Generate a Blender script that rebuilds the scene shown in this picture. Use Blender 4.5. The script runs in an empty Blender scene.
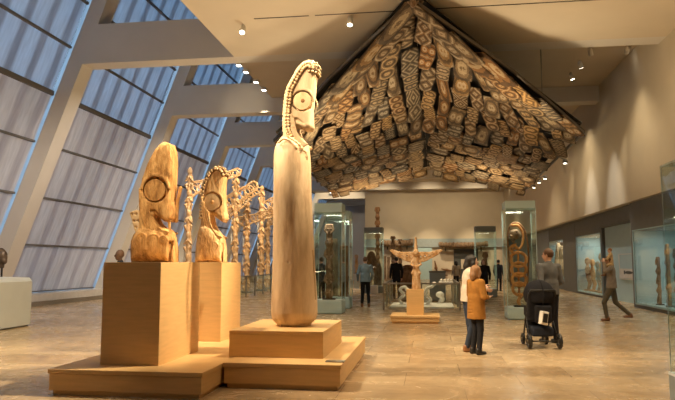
import bpy, bmesh, math, random
import numpy as np
from mathutils import Vector, Matrix, Euler
random.seed(7); rng = np.random.RandomState(7)
scene = bpy.context.scene
COL = scene.collection
PI = math.pi
# ------------------------------------------------------------------ camera
F = 640.0; H = 1.55; TH = math.atan(63 / F); YAW = math.radians(8.18506)
cf = Vector((-math.sin(YAW) * math.cos(TH), math.cos(YAW) * math.cos(TH), math.sin(TH)))
cr = Vector((math.cos(YAW), math.sin(YAW), 0)); cu = cr.cross(cf)
cam = bpy.data.objects.new('camera', bpy.data.cameras.new('camera')); COL.objects.link(cam)
cam.data.sensor_width = 36; cam.data.lens = 36 * F / 675; cam.data.clip_end = 500; cam.data.clip_start = .05
m = Matrix((cr, cu, -cf)).transposed().to_4x4(); m.translation = (0, 0, H); cam.matrix_world = m
scene.camera = cam
def ray(px, py): return cf + cr * ((px - 337.5) / F) + cu * ((200 - py) / F)
def onZ(px, py, Z=0.):
    d = ray(px, py); t = (Z - H) / d.z; return Vector((d.x * t, d.y * t, Z))
def onY(px, py, Y):
    d = ray(px, py); t = Y / d.y; return Vector((d.x * t, Y, H + d.z * t))
def xz(px, py, Y, org):
    p = onY(px, py, Y); return (p.x - org[0], p.z - org[2])
# ------------------------------------------------------------------ materials
MATS = {}
def nm(name):
    mt = bpy.data.materials.new(name); mt.use_nodes = True; nt = mt.node_tree
    MATS[name] = mt; return mt, nt, nt.nodes['Principled BSDF']
def node(nt, t, **kw):
    n = nt.nodes.new(t)
    for k, v in kw.items():
        if k in n.inputs: n.inputs[k].default_value = v
        else: setattr(n, k, v)
    return n
def ramp(nt, fac, stops):
    r = nt.nodes.new('ShaderNodeValToRGB'); el = r.color_ramp.elements
    while len(el) > 1: el.remove(el[-1])
    el[0].position = stops[0][0]; el[0].color = (*stops[0][1], 1)
    for p, c in stops[1:]:
        e = el.new(p); e.color = (*c, 1)
    nt.links.new(fac, r.inputs[0]); return r.outputs[0]
def paint(name, c, rough=.6, var=.06, scale=6, metal=0, bump=0, bscale=40, stretch=(1, 1, 1), spec=.4):
    mt, nt, b = nm(name)
    tc = node(nt, 'ShaderNodeTexCoord'); mp = node(nt, 'ShaderNodeMapping'); mp.inputs['Scale'].default_value = stretch
    nt.links.new(tc.outputs['Object'], mp.inputs[0])
    n = node(nt, 'ShaderNodeTexNoise', Scale=scale, Detail=5.); nt.links.new(mp.outputs[0], n.inputs[0])
    lo = tuple(max(0, x * (1 - var)) for x in c); hi = tuple(min(1, x * (1 + var)) for x in c)
    nt.links.new(ramp(nt, n.outputs[0], [(.3, lo), (.7, hi)]), b.inputs['Base Color'])
    b.inputs['Roughness'].default_value = rough; b.inputs['Metallic'].default_value = metal
    b.inputs['Specular IOR Level'].default_value = spec
    if bump:
        n2 = node(nt, 'ShaderNodeTexNoise', Scale=bscale, Detail=6.); nt.links.new(mp.outputs[0], n2.inputs[0])
        bp = node(nt, 'ShaderNodeBump', Strength=bump, Distance=.02); nt.links.new(n2.outputs[0], bp.inputs['Height'])
        nt.links.new(bp.outputs[0], b.inputs['Normal'])
    return mt
def carved(name, c1, c2, c3, scale=9, bump=.6, rough=.7, stretch=(1, 1, .35)):
    mt, nt, b = nm(name)
    tc = node(nt, 'ShaderNodeTexCoord'); mp = node(nt, 'ShaderNodeMapping'); mp.inputs['Scale'].default_value = stretch
    nt.links.new(tc.outputs['Object'], mp.inputs[0])
    n = node(nt, 'ShaderNodeTexNoise', Scale=scale, Detail=8., Roughness=.65); nt.links.new(mp.outputs[0], n.inputs[0])
    nt.links.new(ramp(nt, n.outputs[0], [(.3, c3), (.45, c2), (.62, c1)]), b.inputs['Base Color'])
    b.inputs['Roughness'].default_value = rough; b.inputs['Specular IOR Level'].default_value = .25
    n2 = node(nt, 'ShaderNodeTexNoise', Scale=scale * 3, Detail=6., Distortion=.6); nt.links.new(mp.outputs[0], n2.inputs[0])
    bp = node(nt, 'ShaderNodeBump', Strength=bump, Distance=.03); nt.links.new(n2.outputs[0], bp.inputs['Height'])
    nt.links.new(bp.outputs[0], b.inputs['Normal'])
    return mt
M_wall = paint('warm_wall', (.63, .55, .42), .85, .03, 1.2)
M_ceil = paint('ceiling_paint', (.66, .57, .44), .85, .03, .8)
M_beam = paint('beam_paint', (.66, .62, .56), .6, .03, 1)
M_lilac = paint('grey_wall', (.50, .49, .50), .85, .03, 1)
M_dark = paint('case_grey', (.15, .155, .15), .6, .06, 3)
M_mid = paint('case_mid_grey', (.25, .29, .30), .6, .05, 2)
M_teal = paint('case_teal', (.46, .63, .66), .55, .03, 3)
M_tealw = paint('case_white', (.66, .73, .76), .5, .03, 3)
M_ply = paint('plywood', (.70, .46, .21), .45, .07, 3, stretch=(1, 1, 9), bump=.05, spec=.3)
M_black = paint('black_metal', (.02, .02, .02), .4)
M_steel = paint('brushed_steel', (.30, .29, .27), .35, .08, 20, metal=.8)
M_white = paint('white_enamel', (.75, .72, .66), .5)
M_bronze = paint('dark_bronze', (.10, .07, .05), .4, .3, 8, metal=.3)
M_carA = carved('ochre_fern_wood', (.78, .47, .19), (.52, .27, .09), (.16, .07, .025), 9, 1.0)
M_carB = carved('honey_fern_wood', (.80, .56, .30), (.62, .38, .17), (.26, .12, .05), 8, .7)
M_carT = carved('weathered_log_wood', (.74, .57, .38), (.58, .42, .26), (.32, .20, .11), 3.6, .45, .6, (1, 1, .22))
M_carP = carved('pale_carved_wood', (.78, .60, .38), (.68, .49, .28), (.42, .26, .12), 7, .3)
M_hair = carved('curled_hair_wood', (.70, .50, .28), (.50, .33, .17), (.16, .09, .045), 22, .5)
M_stain_shade = carved('stain_and_shade_wood', (.22, .13, .07), (.14, .08, .04), (.06, .03, .015), 12, .4)
M_pole = carved('pole_wood', (.76, .56, .36), (.60, .36, .17), (.34, .16, .07), 14, .6)
M_dkw = carved('dark_carved_wood', (.34, .24, .15), (.20, .13, .08), (.06, .035, .02), 12, .6)
M_brn = carved('brown_carved_wood', (.30, .17, .09), (.20, .105, .05), (.07, .035, .02), 10, .6)
M_hole = paint('brown_pupil_wood', (.32, .15, .06), .8)  # the pupil's own brown tone
M_ivory = paint('ivory_feather', (.82, .78, .70), .7, .1, 30)
M_orange = carved('orange_painted_wood', (.68, .36, .13), (.50, .22, .07), (.10, .05, .03), 9, .4)
M_skin = paint('skin_light', (.62, .38, .27), .55, .05, 20)
M_skin2 = paint('skin_dark', (.12, .065, .04), .5, .05, 20)
M_eye = paint('eye_dark', (.03, .02, .02), .3)
def cloth(n, c, v=.12): return paint('cloth_' + n, c, .9, v, 14, bump=.35, bscale=25, spec=.15)
C_blue = cloth('blue_grey', (.20, .27, .33)); C_blk = cloth('black', (.018, .018, .022)); C_nvy = cloth('navy', (.03, .035, .05))
C_crm = cloth('cream', (.60, .52, .42)); C_mus = cloth('mustard', (.30, .135, .03)); C_gry = cloth('grey', (.12, .12, .12))
C_olv = cloth('olive', (.11, .10, .075)); C_tan = cloth('tan', (.50, .36, .20)); C_jean = cloth('jean', (.035, .045, .07)); C_brn = cloth('taupe', (.24, .20, .16))
L_brn = paint('leather_brown', (.22, .10, .04), .45); L_blk = paint('leather_black', (.02, .018, .016), .4)
Hr_blk = paint('hair_black', (.015, .011, .009), .45, .3, 30, stretch=(3, 3, .4), bump=.4, bscale=30)
Hr_brn = paint('hair_brown', (.10, .05, .025), .5, .3, 30, stretch=(3, 3, .4), bump=.4, bscale=30)
Hr_lt = paint('hair_light_brown', (.24, .12, .05), .5, .3, 30, stretch=(3, 3, .4), bump=.4, bscale=30)
def m_glass():
    mt = bpy.data.materials.new('glass'); mt.use_nodes = True; nt = mt.node_tree; nt.nodes.clear()
    out = node(nt, 'ShaderNodeOutputMaterial'); mx = node(nt, 'ShaderNodeMixShader')
    lw = node(nt, 'ShaderNodeLayerWeight', Blend=.5); pw = node(nt, 'ShaderNodeMath', operation='POWER'); pw.inputs[1].default_value = 4.5; nt.links.new(lw.outputs['Facing'], pw.inputs[0])
    fr = node(nt, 'ShaderNodeMath', operation='MULTIPLY_ADD'); fr.inputs[1].default_value = .6; fr.inputs[2].default_value = .035; nt.links.new(pw.outputs[0], fr.inputs[0])
    tr = node(nt, 'ShaderNodeBsdfTransparent'); tr.inputs[0].default_value = (.93, .97, .96, 1)
    gl = node(nt, 'ShaderNodeBsdfGlossy', Roughness=.02); gl.inputs[0].default_value = (.9, .95, .95, 1)
    nt.links.new(fr.outputs[0], mx.inputs[0]); nt.links.new(tr.outputs[0], mx.inputs[1]); nt.links.new(gl.outputs[0], mx.inputs[2])
    nt.links.new(mx.outputs[0], out.inputs[0]); return mt
M_glass = m_glass()
def m_emit(name, c, s):
    mt = bpy.data.materials.new(name); mt.use_nodes = True; b = mt.node_tree.nodes['Principled BSDF']
    b.inputs['Base Color'].default_value = (*c, 1); b.inputs['Emission Color'].default_value = (*c, 1); b.inputs['Emission Strength'].default_value = s
    return mt
M_lamp = m_emit('lamp_face', (1, .9, .72), 14)
def m_scrim(name, base, dark, tw, bands, tcol):
    """translucent shade cloth; woven darker seams at a regular pitch along the length"""
    mt = bpy.data.materials.new(name); mt.use_nodes = True; nt = mt.node_tree; nt.nodes.clear()
    out = node(nt, 'ShaderNodeOutputMaterial'); mx = node(nt, 'ShaderNodeMixShader'); mx.inputs[0].default_value = tw
    tc = node(nt, 'ShaderNodeTexCoord'); sp = node(nt, 'ShaderNodeSeparateXYZ'); nt.links.new(tc.outputs['Object'], sp.inputs[0])
    a = node(nt, 'ShaderNodeMath', operation='MULTIPLY'); a.inputs[1].default_value = 1 / 1.0; nt.links.new(sp.outputs['Y'], a.inputs[0])
    fr = node(nt, 'ShaderNodeMath', operation='FRACT'); nt.links.new(a.outputs[0], fr.inputs[0])
    col = ramp(nt, fr.outputs[0], [(0, dark), (.22, dark), (.34, base), (.88, base), (1, dark)] if bands else [(0, dark), (.05, base)])
    n = node(nt, 'ShaderNodeTexNoise', Scale=5., Detail=4.); mp = node(nt, 'ShaderNodeMapping'); mp.inputs['Scale'].default_value = (.3, 2, .3)
    nt.links.new(tc.outputs['Object'], mp.inputs[0]); nt.links.new(mp.outputs[0], n.inputs[0])
    mc = node(nt, 'ShaderNodeMix', data_type='RGBA', blend_type='MULTIPLY'); mc.inputs[0].default_value = .35
    nt.links.new(col, mc.inputs[6]); nt.links.new(n.outputs[0], mc.inputs[7])
    df = node(nt, 'ShaderNodeBsdfDiffuse'); tl = node(nt, 'ShaderNodeBsdfTranslucent')
    tm = node(nt, 'ShaderNodeMix', data_type='RGBA', blend_type='MULTIPLY'); tm.inputs[0].default_value = 1; tm.inputs[7].default_value = (*tcol, 1)
    nt.links.new(mc.outputs[2], tm.inputs[6])
    nt.links.new(mc.outputs[2], df.inputs[0]); nt.links.new(tm.outputs[2], tl.inputs[0])
    nt.links.new(df.outputs[0], mx.inputs[1]); nt.links.new(tl.outputs[0], mx.inputs[2]); nt.links.new(mx.outputs[0], out.inputs[0])
    return mt
M_scrU = m_scrim('upper_shade', (.72, .75, .78), (.50, .51, .54), .5, True, (.78, .9, 1))
M_scrL = m_scrim('lower_shade', (.74, .70, .66), (.60, .56, .55), .40, True, (.95, .95, 1))
M_diff = m_scrim('daylight_strip', (.66, .68, .70), (.66, .68, .70), .75, False, (.88, .95, 1))
def m_floor():
    mt, nt, b = nm('travertine_floor')
    tc = node(nt, 'ShaderNodeTexCoord'); mp = node(nt, 'ShaderNodeMapping'); nt.links.new(tc.outputs['Object'], mp.inputs[0])
    mp.inputs['Location'].default_value = (.35, .2, 0)
    br = node(nt, 'ShaderNodeTexBrick', Scale=1.); br.offset = .5; br.offset_frequency = 2; br.squash = 1
    br.inputs['Brick Width'].default_value = 1.5; br.inputs['Row Height'].default_value = .95; br.inputs['Mortar Size'].default_value = .004
    br.inputs['Color1'].default_value = (.47, .34, .205, 1); br.inputs['Color2'].default_value = (.62, .48, .31, 1); br.inputs['Mortar'].default_value = (.26, .18, .11, 1)
    br.inputs['Bias'].default_value = -.1
    nt.links.new(mp.outputs[0], br.inputs[0])
    mp2 = node(nt, 'ShaderNodeMapping'); mp2.inputs['Scale'].default_value = (1.1, 1.3, 1); mp2.inputs['Rotation'].default_value = (0, 0, .3); nt.links.new(tc.outputs['Object'], mp2.inputs[0])
    n = node(nt, 'ShaderNodeTexNoise', Scale=1.3, Detail=8., Roughness=.65, Distortion=1.6); nt.links.new(mp2.outputs[0], n.inputs[0])
    v = ramp(nt, n.outputs[0], [(.3, (.62, .58, .54)), (.5, (.9, .88, .85)), (.7, (1, 1, 1))])
    mc = node(nt, 'ShaderNodeMix', data_type='RGBA', blend_type='MULTIPLY'); mc.inputs[0].default_value = .8
    nt.links.new(br.outputs[0], mc.inputs[6]); nt.links.new(v, mc.inputs[7]); nt.links.new(mc.outputs[2], b.inputs['Base Color'])
    b.inputs['Roughness'].default_value = .22; b.inputs['Specular IOR Level'].default_value = .5
    r = node(nt, 'ShaderNodeMapRange'); r.inputs['To Min'].default_value = .16; r.inputs['To Max'].default_value = .36
    nt.links.new(n.outputs[0], r.inputs[0]); nt.links.new(r.outputs[0], b.inputs['Roughness'])
    return mt
M_floor = m_floor()
def m_bark():
    """painted sago-palm sheets: each sheet its own mirrored pattern of rings, teeth and bands"""
    mt, nt, b = nm('painted_bark')
    L = nt.links.new
    uv = node(nt, 'ShaderNodeUVMap'); uv.uv_map = 'UVMap'; sp = node(nt, 'ShaderNodeSeparateXYZ'); L(uv.outputs[0], sp.inputs[0])
    geo = node(nt, 'ShaderNodeNewGeometry'); oi = node(nt, 'ShaderNodeObjectInfo')
    at = node(nt, 'ShaderNodeAttribute'); at.attribute_name = 'seed'
    def mth(op, a, b2=None, c=None):
        x = node(nt, 'ShaderNodeMath', operation=op)
        for i, s in enumerate((a, b2, c)):
            if s is None: continue
            if isinstance(s, (int, float)): x.inputs[i].default_value = s
            else: L(s, x.inputs[i])
        return x.outputs[0]
    seed = at.outputs['Fac']
    s2 = mth('FRACT', mth('MULTIPLY', seed, 7.31)); s3 = mth('FRACT', mth('MULTIPLY', seed, 23.7)); s4 = mth('FRACT', mth('MULTIPLY', seed, 57.1))
    u = mth('ABSOLUTE', mth('SUBTRACT', sp.outputs['X'], .5))           # mirrored across the sheet
    vv = sp.outputs['Y']
    rep = mth('ADD', 1.0, mth('FLOOR', mth('MULTIPLY', s2, 3)))
    v = mth('ABSOLUTE', mth('SUBTRACT', mth('FRACT', mth('MULTIPLY', vv, rep)), .5))
    cx = mth('MULTIPLY', s3, .25)
    r = mth('SQRT', mth('ADD', mth('POWER', mth('SUBTRACT', u, cx), 2), mth('MULTIPLY', mth('POWER', v, 2), mth('ADD', .5, s4))))
    rings = mth('SINE', mth('MULTIPLY', r, mth('ADD', 12., mth('MULTIPLY', s2, 10.))))
    zz = mth('SINE', mth('MULTIPLY', mth('ADD', v, mth('MULTIPLY', u, mth('SUBTRACT', mth('MULTIPLY', s4, 3), 1.5))), mth('ADD', 11., mth('MULTIPLY', s3, 12.))))
    k = mth('GREATER_THAN', s4, .55)
    pat = mth('ADD', mth('MULTIPLY', rings, mth('SUBTRACT', 1., k)), mth('MULTIPLY', zz, k))
    tcn = node(nt, 'ShaderNodeTexCoord'); n = node(nt, 'ShaderNodeTexNoise', Scale=14., Detail=6.); L(tcn.outputs['Object'], n.inputs[0])
    pat = mth('ADD', pat, mth('MULTIPLY', mth('SUBTRACT', n.outputs[0], .5), 1.6))
    base = ramp(nt, s3, [(0, (.22, .105, .035)), (.25, (.16, .115, .07)), (.45, (.27, .155, .06)), (.65, (.13, .11, .085)), (.8, (.19, .13, .07)), (1, (.27, .115, .03))])
    lite = ramp(nt, s2, [(0, (.48, .37, .22)), (.5, (.42, .36, .27)), (1, (.54, .35, .15))])
    m1 = node(nt, 'ShaderNodeMix', data_type='RGBA'); L(mth('MULTIPLY', mth('GREATER_THAN', pat, .68), .62), m1.inputs[0]); L(base, m1.inputs[6]); L(lite, m1.inputs[7])
    m2 = node(nt, 'ShaderNodeMix', data_type='RGBA'); L(mth('MULTIPLY', mth('LESS_THAN', pat, -.6), .72), m2.inputs[0]); L(m1.outputs[2], m2.inputs[6]); m2.inputs[7].default_value = (.045, .032, .022, 1)
    edge = mth('GREATER_THAN', u, .455)
    m3 = node(nt, 'ShaderNodeMix', data_type='RGBA'); L(mth('MULTIPLY', edge, .6), m3.inputs[0]); L(m2.outputs[2], m3.inputs[6]); m3.inputs[7].default_value = (.06, .04, .028, 1)
    n3 = node(nt, 'ShaderNodeTexNoise', Scale=3., Detail=5.); L(tcn.outputs['Object'], n3.inputs[0])
    dirt = ramp(nt, n3.outputs[0], [(.3, (.55, .53, .5)), (.65, (1, 1, 1))])
    m4 = node(nt, 'ShaderNodeMix', data_type='RGBA', blend_type='MULTIPLY'); m4.inputs[0].default_value = .9; L(m3.outputs[2], m4.inputs[6]); L(dirt, m4.inputs[7])
    L(m4.outputs[2], b.inputs['Base Color']); b.inputs['Roughness'].default_value = .85; b.inputs['Specular IOR Level'].default_value = .15
    bp = node(nt, 'ShaderNodeBump', Strength=.2, Distance=.01); L(pat, bp.inputs['Height']); L(bp.outputs[0], b.inputs['Normal'])
    return mt
M_bark = m_bark()
# ------------------------------------------------------------------ object helpers
def tag(o, label=None, cat=None, group=None, kind=None):
    if label: o['label'] = label
    if cat: o['category'] = cat
    if group: o['group'] = group
    if kind: o['kind'] = kind
    return o
def thing(name, label, cat, loc=(0, 0, 0), rz=0, group=None):
    o = bpy.data.objects.new(name, None); COL.objects.link(o); o.location = loc; o.rotation_euler = (0, 0, rz)
    o.empty_display_size = .1
    return tag(o, label, cat, group)
def link(name, me, mat, parent=None, smooth=False):
    o = bpy.data.objects.new(name, me); COL.objects.link(o)
    if mat: me.materials.append(mat)
    if parent: o.parent = parent
    if smooth: me.shade_smooth()
    return o
class MB:
    def __init__(s): s.bm = bmesh.new()
    def box(s, a, b, bev=0, M=None):
        r = bmesh.ops.create_cube(s.bm, size=1)['verts']
        c = (Vector(a) + Vector(b)) / 2; d = Vector(b) - Vector(a)
        for v in r:
            v.co = Vector((v.co.x * d.x, v.co.y * d.y, v.co.z * d.z)) + c
        if bev:
            es = list({e for v in r for e in v.link_edges}); q = bmesh.ops.bevel(s.bm, geom=es, offset=bev, segments=2, affect='EDGES', profile=.5)
            r = list({v for f in q['faces'] for v in f.verts} | {v for v in r if v.is_valid})
        if M: bmesh.ops.transform(s.bm, matrix=M, verts=r)
        return s
    def prism(s, pts, y0, y1, axis='y'):
        """polygon in x,z extruded along y (or polygon in x,y along z)"""
        if axis == 'y': A = [s.bm.verts.new((p[0], y0, p[1])) for p in pts]; B = [s.bm.verts.new((p[0], y1, p[1])) for p in pts]
        else: A = [s.bm.verts.new((p[0], p[1], y0)) for p in pts]; B = [s.bm.verts.new((p[0], p[1], y1)) for p in pts]
        n = len(pts); s.bm.faces.new(A); s.bm.faces.new(B[::-1])
        for i in range(n): s.bm.faces.new((A[i], B[i], B[(i + 1) % n], A[(i + 1) % n]))
        bmesh.ops.recalc_face_normals(s.bm, faces=s.bm.faces[:]); return s
    def tube(s, pts, r, n=8, cap=True):
        pts = [Vector(p) for p in pts]; rs = r if isinstance(r, (list, tuple)) else [r] * len(pts); rings = []
        for i, p in enumerate(pts):
            t = (pts[min(i + 1, len(pts) - 1)] - pts[max(i - 1, 0)]).normalized()
            a = t.cross(Vector((0, 0, 1)) if abs(t.z) < .95 else Vector((1, 0, 0))).normalized(); b = t.cross(a)
            rings.append([s.bm.verts.new(p + (a * math.cos(2 * PI * k / n) + b * math.sin(2 * PI * k / n)) * rs[i]) for k in range(n)])
        for i in range(len(rings) - 1):
            for k in range(n): s.bm.faces.new((rings[i][k], rings[i + 1][k], rings[i + 1][(k + 1) % n], rings[i][(k + 1) % n]))
        if cap: s.bm.faces.new(rings[0][::-1]); s.bm.faces.new(rings[-1])
        return s
    def lathe(s, prof, c=(0, 0, 0), n=24):
        rings = [[s.bm.verts.new((c[0] + r * math.cos(2 * PI * k / n), c[1] + r * math.sin(2 * PI * k / n), c[2] + z)) for k in range(n)] for r, z in prof]
        for i in range(len(rings) - 1):
            for k in range(n): s.bm.faces.new((rings[i][k], rings[i][(k + 1) % n], rings[i + 1][(k + 1) % n], rings[i + 1][k]))
        s.bm.faces.new(rings[0][::-1]); s.bm.faces.new(rings[-1]); return s
    def ball(s, c, r, sub=2, sc=(1, 1, 1)):
        v = bmesh.ops.create_icosphere(s.bm, subdivisions=sub, radius=r)['verts']
        for x in v: x.co = Vector((x.co.x * sc[0], x.co.y * sc[1], x.co.z * sc[2])) + Vector(c)
        return s
    def out(s, name, mat, parent=None, smooth=False, loc=None):
        me = bpy.data.meshes.new(name); bmesh.ops.recalc_face_normals(s.bm, faces=s.bm.faces[:]); s.bm.to_mesh(me); s.bm.free()
        o = link(name, me, mat, parent, smooth)
        if loc: o.location = loc
        return o
def bx(name, a, b, mat, parent=None, bev=0): return MB().box(a, b, bev).out(name, mat, parent)
def struct(name, a, b, mat): return tag(bx(name, a, b, mat), kind='structure')
# ------------------------------------------------------------------ distance-field modelling
class Field:
    def __init__(s, lo, hi, res):
        s.lo = np.array(lo, float); s.res = res; s.n = np.ceil((np.array(hi) - s.lo) / res).astype(int) + 1
        s.d = np.full(tuple(s.n), .25, np.float32)
        s.ax = [s.lo[i] + res * np.arange(s.n[i]) for i in range(3)]
    def reg(s, a, b, mg):
        i0 = np.clip(np.floor((np.array(a) - mg - s.lo) / s.res).astype(int), 0, s.n - 1); i1 = np.clip(np.ceil((np.array(b) + mg - s.lo) / s.res).astype(int) + 1, 1, s.n)
        sl = tuple(slice(i0[i], i1[i]) for i in range(3))
        X = s.ax[0][sl[0]][:, None, None]; Y = s.ax[1][sl[1]][None, :, None]; Z = s.ax[2][sl[2]][None, None, :]
        return sl, X, Y, Z
    def put(s, sl, p, k, sub=False):
        a = s.d[sl]
        if sub: a, p = -a, p
        if k > 0:
            h = np.clip(.5 + .5 * (p - a) / k, 0, 1); r = p * (1 - h) + a * h - k * h * (1 - h)
        else: r = np.minimum(a, p)
        s.d[sl] = -r if sub else r
    def cap(s, a, b, ra, rb=None, k=.02, sub=False):
        rb = ra if rb is None else rb; a = np.array(a, float); b = np.array(b, float); mr = max(ra, rb) + .02 + k
        sl, X, Y, Z = s.reg(np.minimum(a, b), np.maximum(a, b), mr + 2 * s.res); ab = b - a; L2 = max(ab @ ab, 1e-9)
        t = np.clip(((X - a[0]) * ab[0] + (Y - a[1]) * ab[1] + (Z - a[2]) * ab[2]) / L2, 0, 1)
        p = np.sqrt((X - a[0] - t * ab[0]) ** 2 + (Y - a[1] - t * ab[1]) ** 2 + (Z - a[2] - t * ab[2]) ** 2) - (ra + (rb - ra) * t)
        s.put(sl, p, k, sub); return s
    def path(s, pts, r, k=.01, sub=False):
        rs = r if isinstance(r, (list, tuple)) else [r] * len(pts)
        for i in range(len(pts) - 1): s.cap(pts[i], pts[i + 1], rs[i], rs[i + 1], k, sub)
        return s
    def ell(s, c, r, k=.02, rot=None, sub=False):
        c = np.array(c, float); r = np.array(r, float); R = max(r) + .02 + k
        sl, X, Y, Z = s.reg(c, c, R + 2 * s.res); x, y, z = X - c[0], Y - c[1], Z - c[2]
        if rot is not None:
            m = np.array(Euler(rot).to_matrix()).T; x, y, z = (m[i, 0] * x + m[i, 1] * y + m[i, 2] * z for i in range(3))
        q = np.sqrt((x / r[0]) ** 2 + (y / r[1]) ** 2 + (z / r[2]) ** 2); g = np.sqrt((x / r[0] ** 2) ** 2 + (y / r[1] ** 2) ** 2 + (z / r[2] ** 2) ** 2)
        s.put(sl, q * (q - 1) / np.maximum(g, 1e-6), k, sub); return s
    def box(s, c, hs, rd=.01, k=.01, rot=None, sub=False):
        c = np.array(c, float); R = float(np.linalg.norm(hs)) + .02 + k
        sl, X, Y, Z = s.reg(c, c, R if rot is not None else np.array(hs) + .03 + k); x, y, z = X - c[0], Y - c[1], Z - c[2]
        if rot is not None:
            m = np.array(Euler(rot).to_matrix()).T; x, y, z = (m[i, 0] * x + m[i, 1] * y + m[i, 2] * z for i in range(3))
        qx, qy, qz = np.abs(x) - hs[0] + rd, np.abs(y) - hs[1] + rd, np.abs(z) - hs[2] + rd
        p = np.sqrt(np.maximum(qx, 0) ** 2 + np.maximum(qy, 0) ** 2 + np.maximum(qz, 0) ** 2) + np.minimum(np.maximum(np.maximum(qx, qy), qz), 0) - rd
        s.put(sl, p, k, sub); return s
    def cyl(s, c, r, h, axis=1, k=.005, sub=False, tilt=None):
        c = np.array(c, float); R = max(r, h) + .03 + k
        sl, X, Y, Z = s.reg(c, c, R); v = [X - c[0], Y - c[1], Z - c[2]]
        a = v.pop(axis); p = np.maximum(np.sqrt(v[0] ** 2 + v[1] ** 2) - r, np.abs(a) - h); s.put(sl, p, k, sub); return s
    def tor(s, c, R, r, axis=1, k=.005, sx=1., sub=False, arc=None):
        c = np.array(c, float); sl, X, Y, Z = s.reg(c, c, R * max(sx, 1) + r + .03 + k); v = [X - c[0], Y - c[1], Z - c[2]]
        a = v.pop(axis); q = np.sqrt((v[0] / sx) ** 2 + v[1] ** 2) - R
        p = np.sqrt(q * q + a * a) - r
        if arc is not None:
            th = np.arctan2(v[1] + 0 * v[0], v[0] + 0 * v[1]); ok = (th > arc[0]) & (th < arc[1]); p = np.where(ok + (0 * a > 1), p, p + .05)
        s.put(sl, p, k, sub); return s
    def poly(s, pts, t, kr=.05, y0=0., k=.02, sub=False):
        """outline in x,z given a real thickness 2t along y, edges rounded by kr"""
        P = np.array(pts, float); lo = P.min(0); hi = P.max(0)
        sl, X, Y, Z = s.reg((lo[0], y0 - t, lo[1]), (hi[0], y0 + t, hi[1]), .04 + k); x = X[:, :, 0]; z = Z[:, 0, :]
        x = X[:, 0, 0][:, None]; z = Z[0, 0, :][None, :]; d = np.full((x.shape[0], z.shape[1]), 1e9); ins = np.zeros(d.shape, bool)
        for i in range(len(P)):
            a = P[i]; b = P[(i + 1) % len(P)]; e = b - a; u = np.clip(((x - a[0]) * e[0] + (z - a[1]) * e[1]) / max(e @ e, 1e-12), 0, 1)
            d = np.minimum(d, (x - a[0] - u * e[0]) ** 2 + (z - a[1] - u * e[1]) ** 2)
            c = (a[1] > z) != (b[1] > z); xi = a[0] + (z - a[1]) * e[0] / (e[1] if abs(e[1]) > 1e-12 else 1e-12); ins ^= c & (x < xi)
        d = np.sqrt(d); d = np.where(ins, -d, d)[:, None, :]; w = np.abs(Y - y0) - t
        a, b = d, w + 0 * d; a = a + 0 * w; h = np.clip(.5 - .5 * (b - a) / kr, 0, 1); p = b * (1 - h) + a * h + kr * h * (1 - h)
        s.put(sl, p, k, sub); return s
    def turned(s, prof, k=.02, sy=1.):
        """round section with centre x and radius given along z: (z, cx, r)"""
        pz = [q[0] for q in prof]; cx = [q[1] for q in prof]; rr = [q[2] for q in prof]; R = max(rr)
        sl, X, Y, Z = s.reg((min(cx) - R, -R, pz[0]), (max(cx) + R, R, pz[-1]), .04 + k)
        C = np.interp(Z, pz, cx); rad = np.interp(Z, pz, rr); q = np.sqrt((X - C) ** 2 + (Y / sy) ** 2) - rad
        p = np.maximum(q, np.maximum(pz[0] - Z, Z - pz[-1])); s.put(sl, p * .95, k); return s
    def mesh(s, name):
        d = s.d; d[0] = d[-1] = .1; d[:, 0] = d[:, -1] = .1; d[:, :, 0] = d[:, :, -1] = .1
        ins = d < 0; n = np.array(d.shape) - 1
        cnt = np.zeros(tuple(n), np.int8)
        for i in (0, 1):
            for j in (0, 1):
                for k in (0, 1): cnt += ins[i:n[0] + i, j:n[1] + j, k:n[2] + k]
        act = (cnt > 0) & (cnt < 8); I = np.argwhere(act); idx = np.full(tuple(n), -1, np.int64); idx[act] = np.arange(len(I))
        acc = np.zeros((len(I), 3)); c = np.zeros(len(I)); cor = [(i, j, k) for i in (0, 1) for j in (0, 1) for k in (0, 1)]
        val = {q: d[I[:, 0] + q[0], I[:, 1] + q[1], I[:, 2] + q[2]] for q in cor}
        for q in cor:
            for ax in range(3):
                if q[ax]: continue
                w = list(q); w[ax] = 1; w = tuple(w); a, b = val[q], val[w]; cr_ = (a < 0) != (b < 0)
                t = np.where(cr_, a / np.where(cr_, a - b, 1), 0); pt = np.array(q, float)[None, :].repeat(len(I), 0); pt[:, ax] += t
                acc += pt * cr_[:, None]; c += cr_
        V = s.lo + (I + acc / c[:, None]) * s.res
        Q = []
        for ax in range(3):
            o1, o2 = (ax + 1) % 3, (ax + 2) % 3
            sa = [slice(None)] * 3; sb = [slice(None)] * 3; sa[ax] = slice(0, -1); sb[ax] = slice(1, None)
            ch = ins[tuple(sa)] != ins[tuple(sb)]; E_ = np.argwhere(ch); E_ = E_[(E_[:, o1] > 0) & (E_[:, o2] > 0) & (E_[:, o1] < n[o1]) & (E_[:, o2] < n[o2])]
            fl = ins[tuple(sa)][E_[:, 0], E_[:, 1], E_[:, 2]]
            def g(a, b):
                e = E_.copy(); e[:, o1] -= a; e[:, o2] -= b; return idx[e[:, 0], e[:, 1], e[:, 2]]
            q = np.stack([g(1, 1), g(0, 1), g(0, 0), g(1, 0)], 1); q[~fl] = q[~fl][:, ::-1]; Q.append(q)
        Q = np.concatenate(Q); Q = Q[(Q >= 0).all(1)]
        me = bpy.data.meshes.new(name); me.vertices.add(len(V)); me.vertices.foreach_set('co', V.astype(np.float32).ravel())
        me.loops.add(Q.size); me.loops.foreach_set('vertex_index', Q.astype(np.int32).ravel()); me.polygons.add(len(Q))
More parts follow.
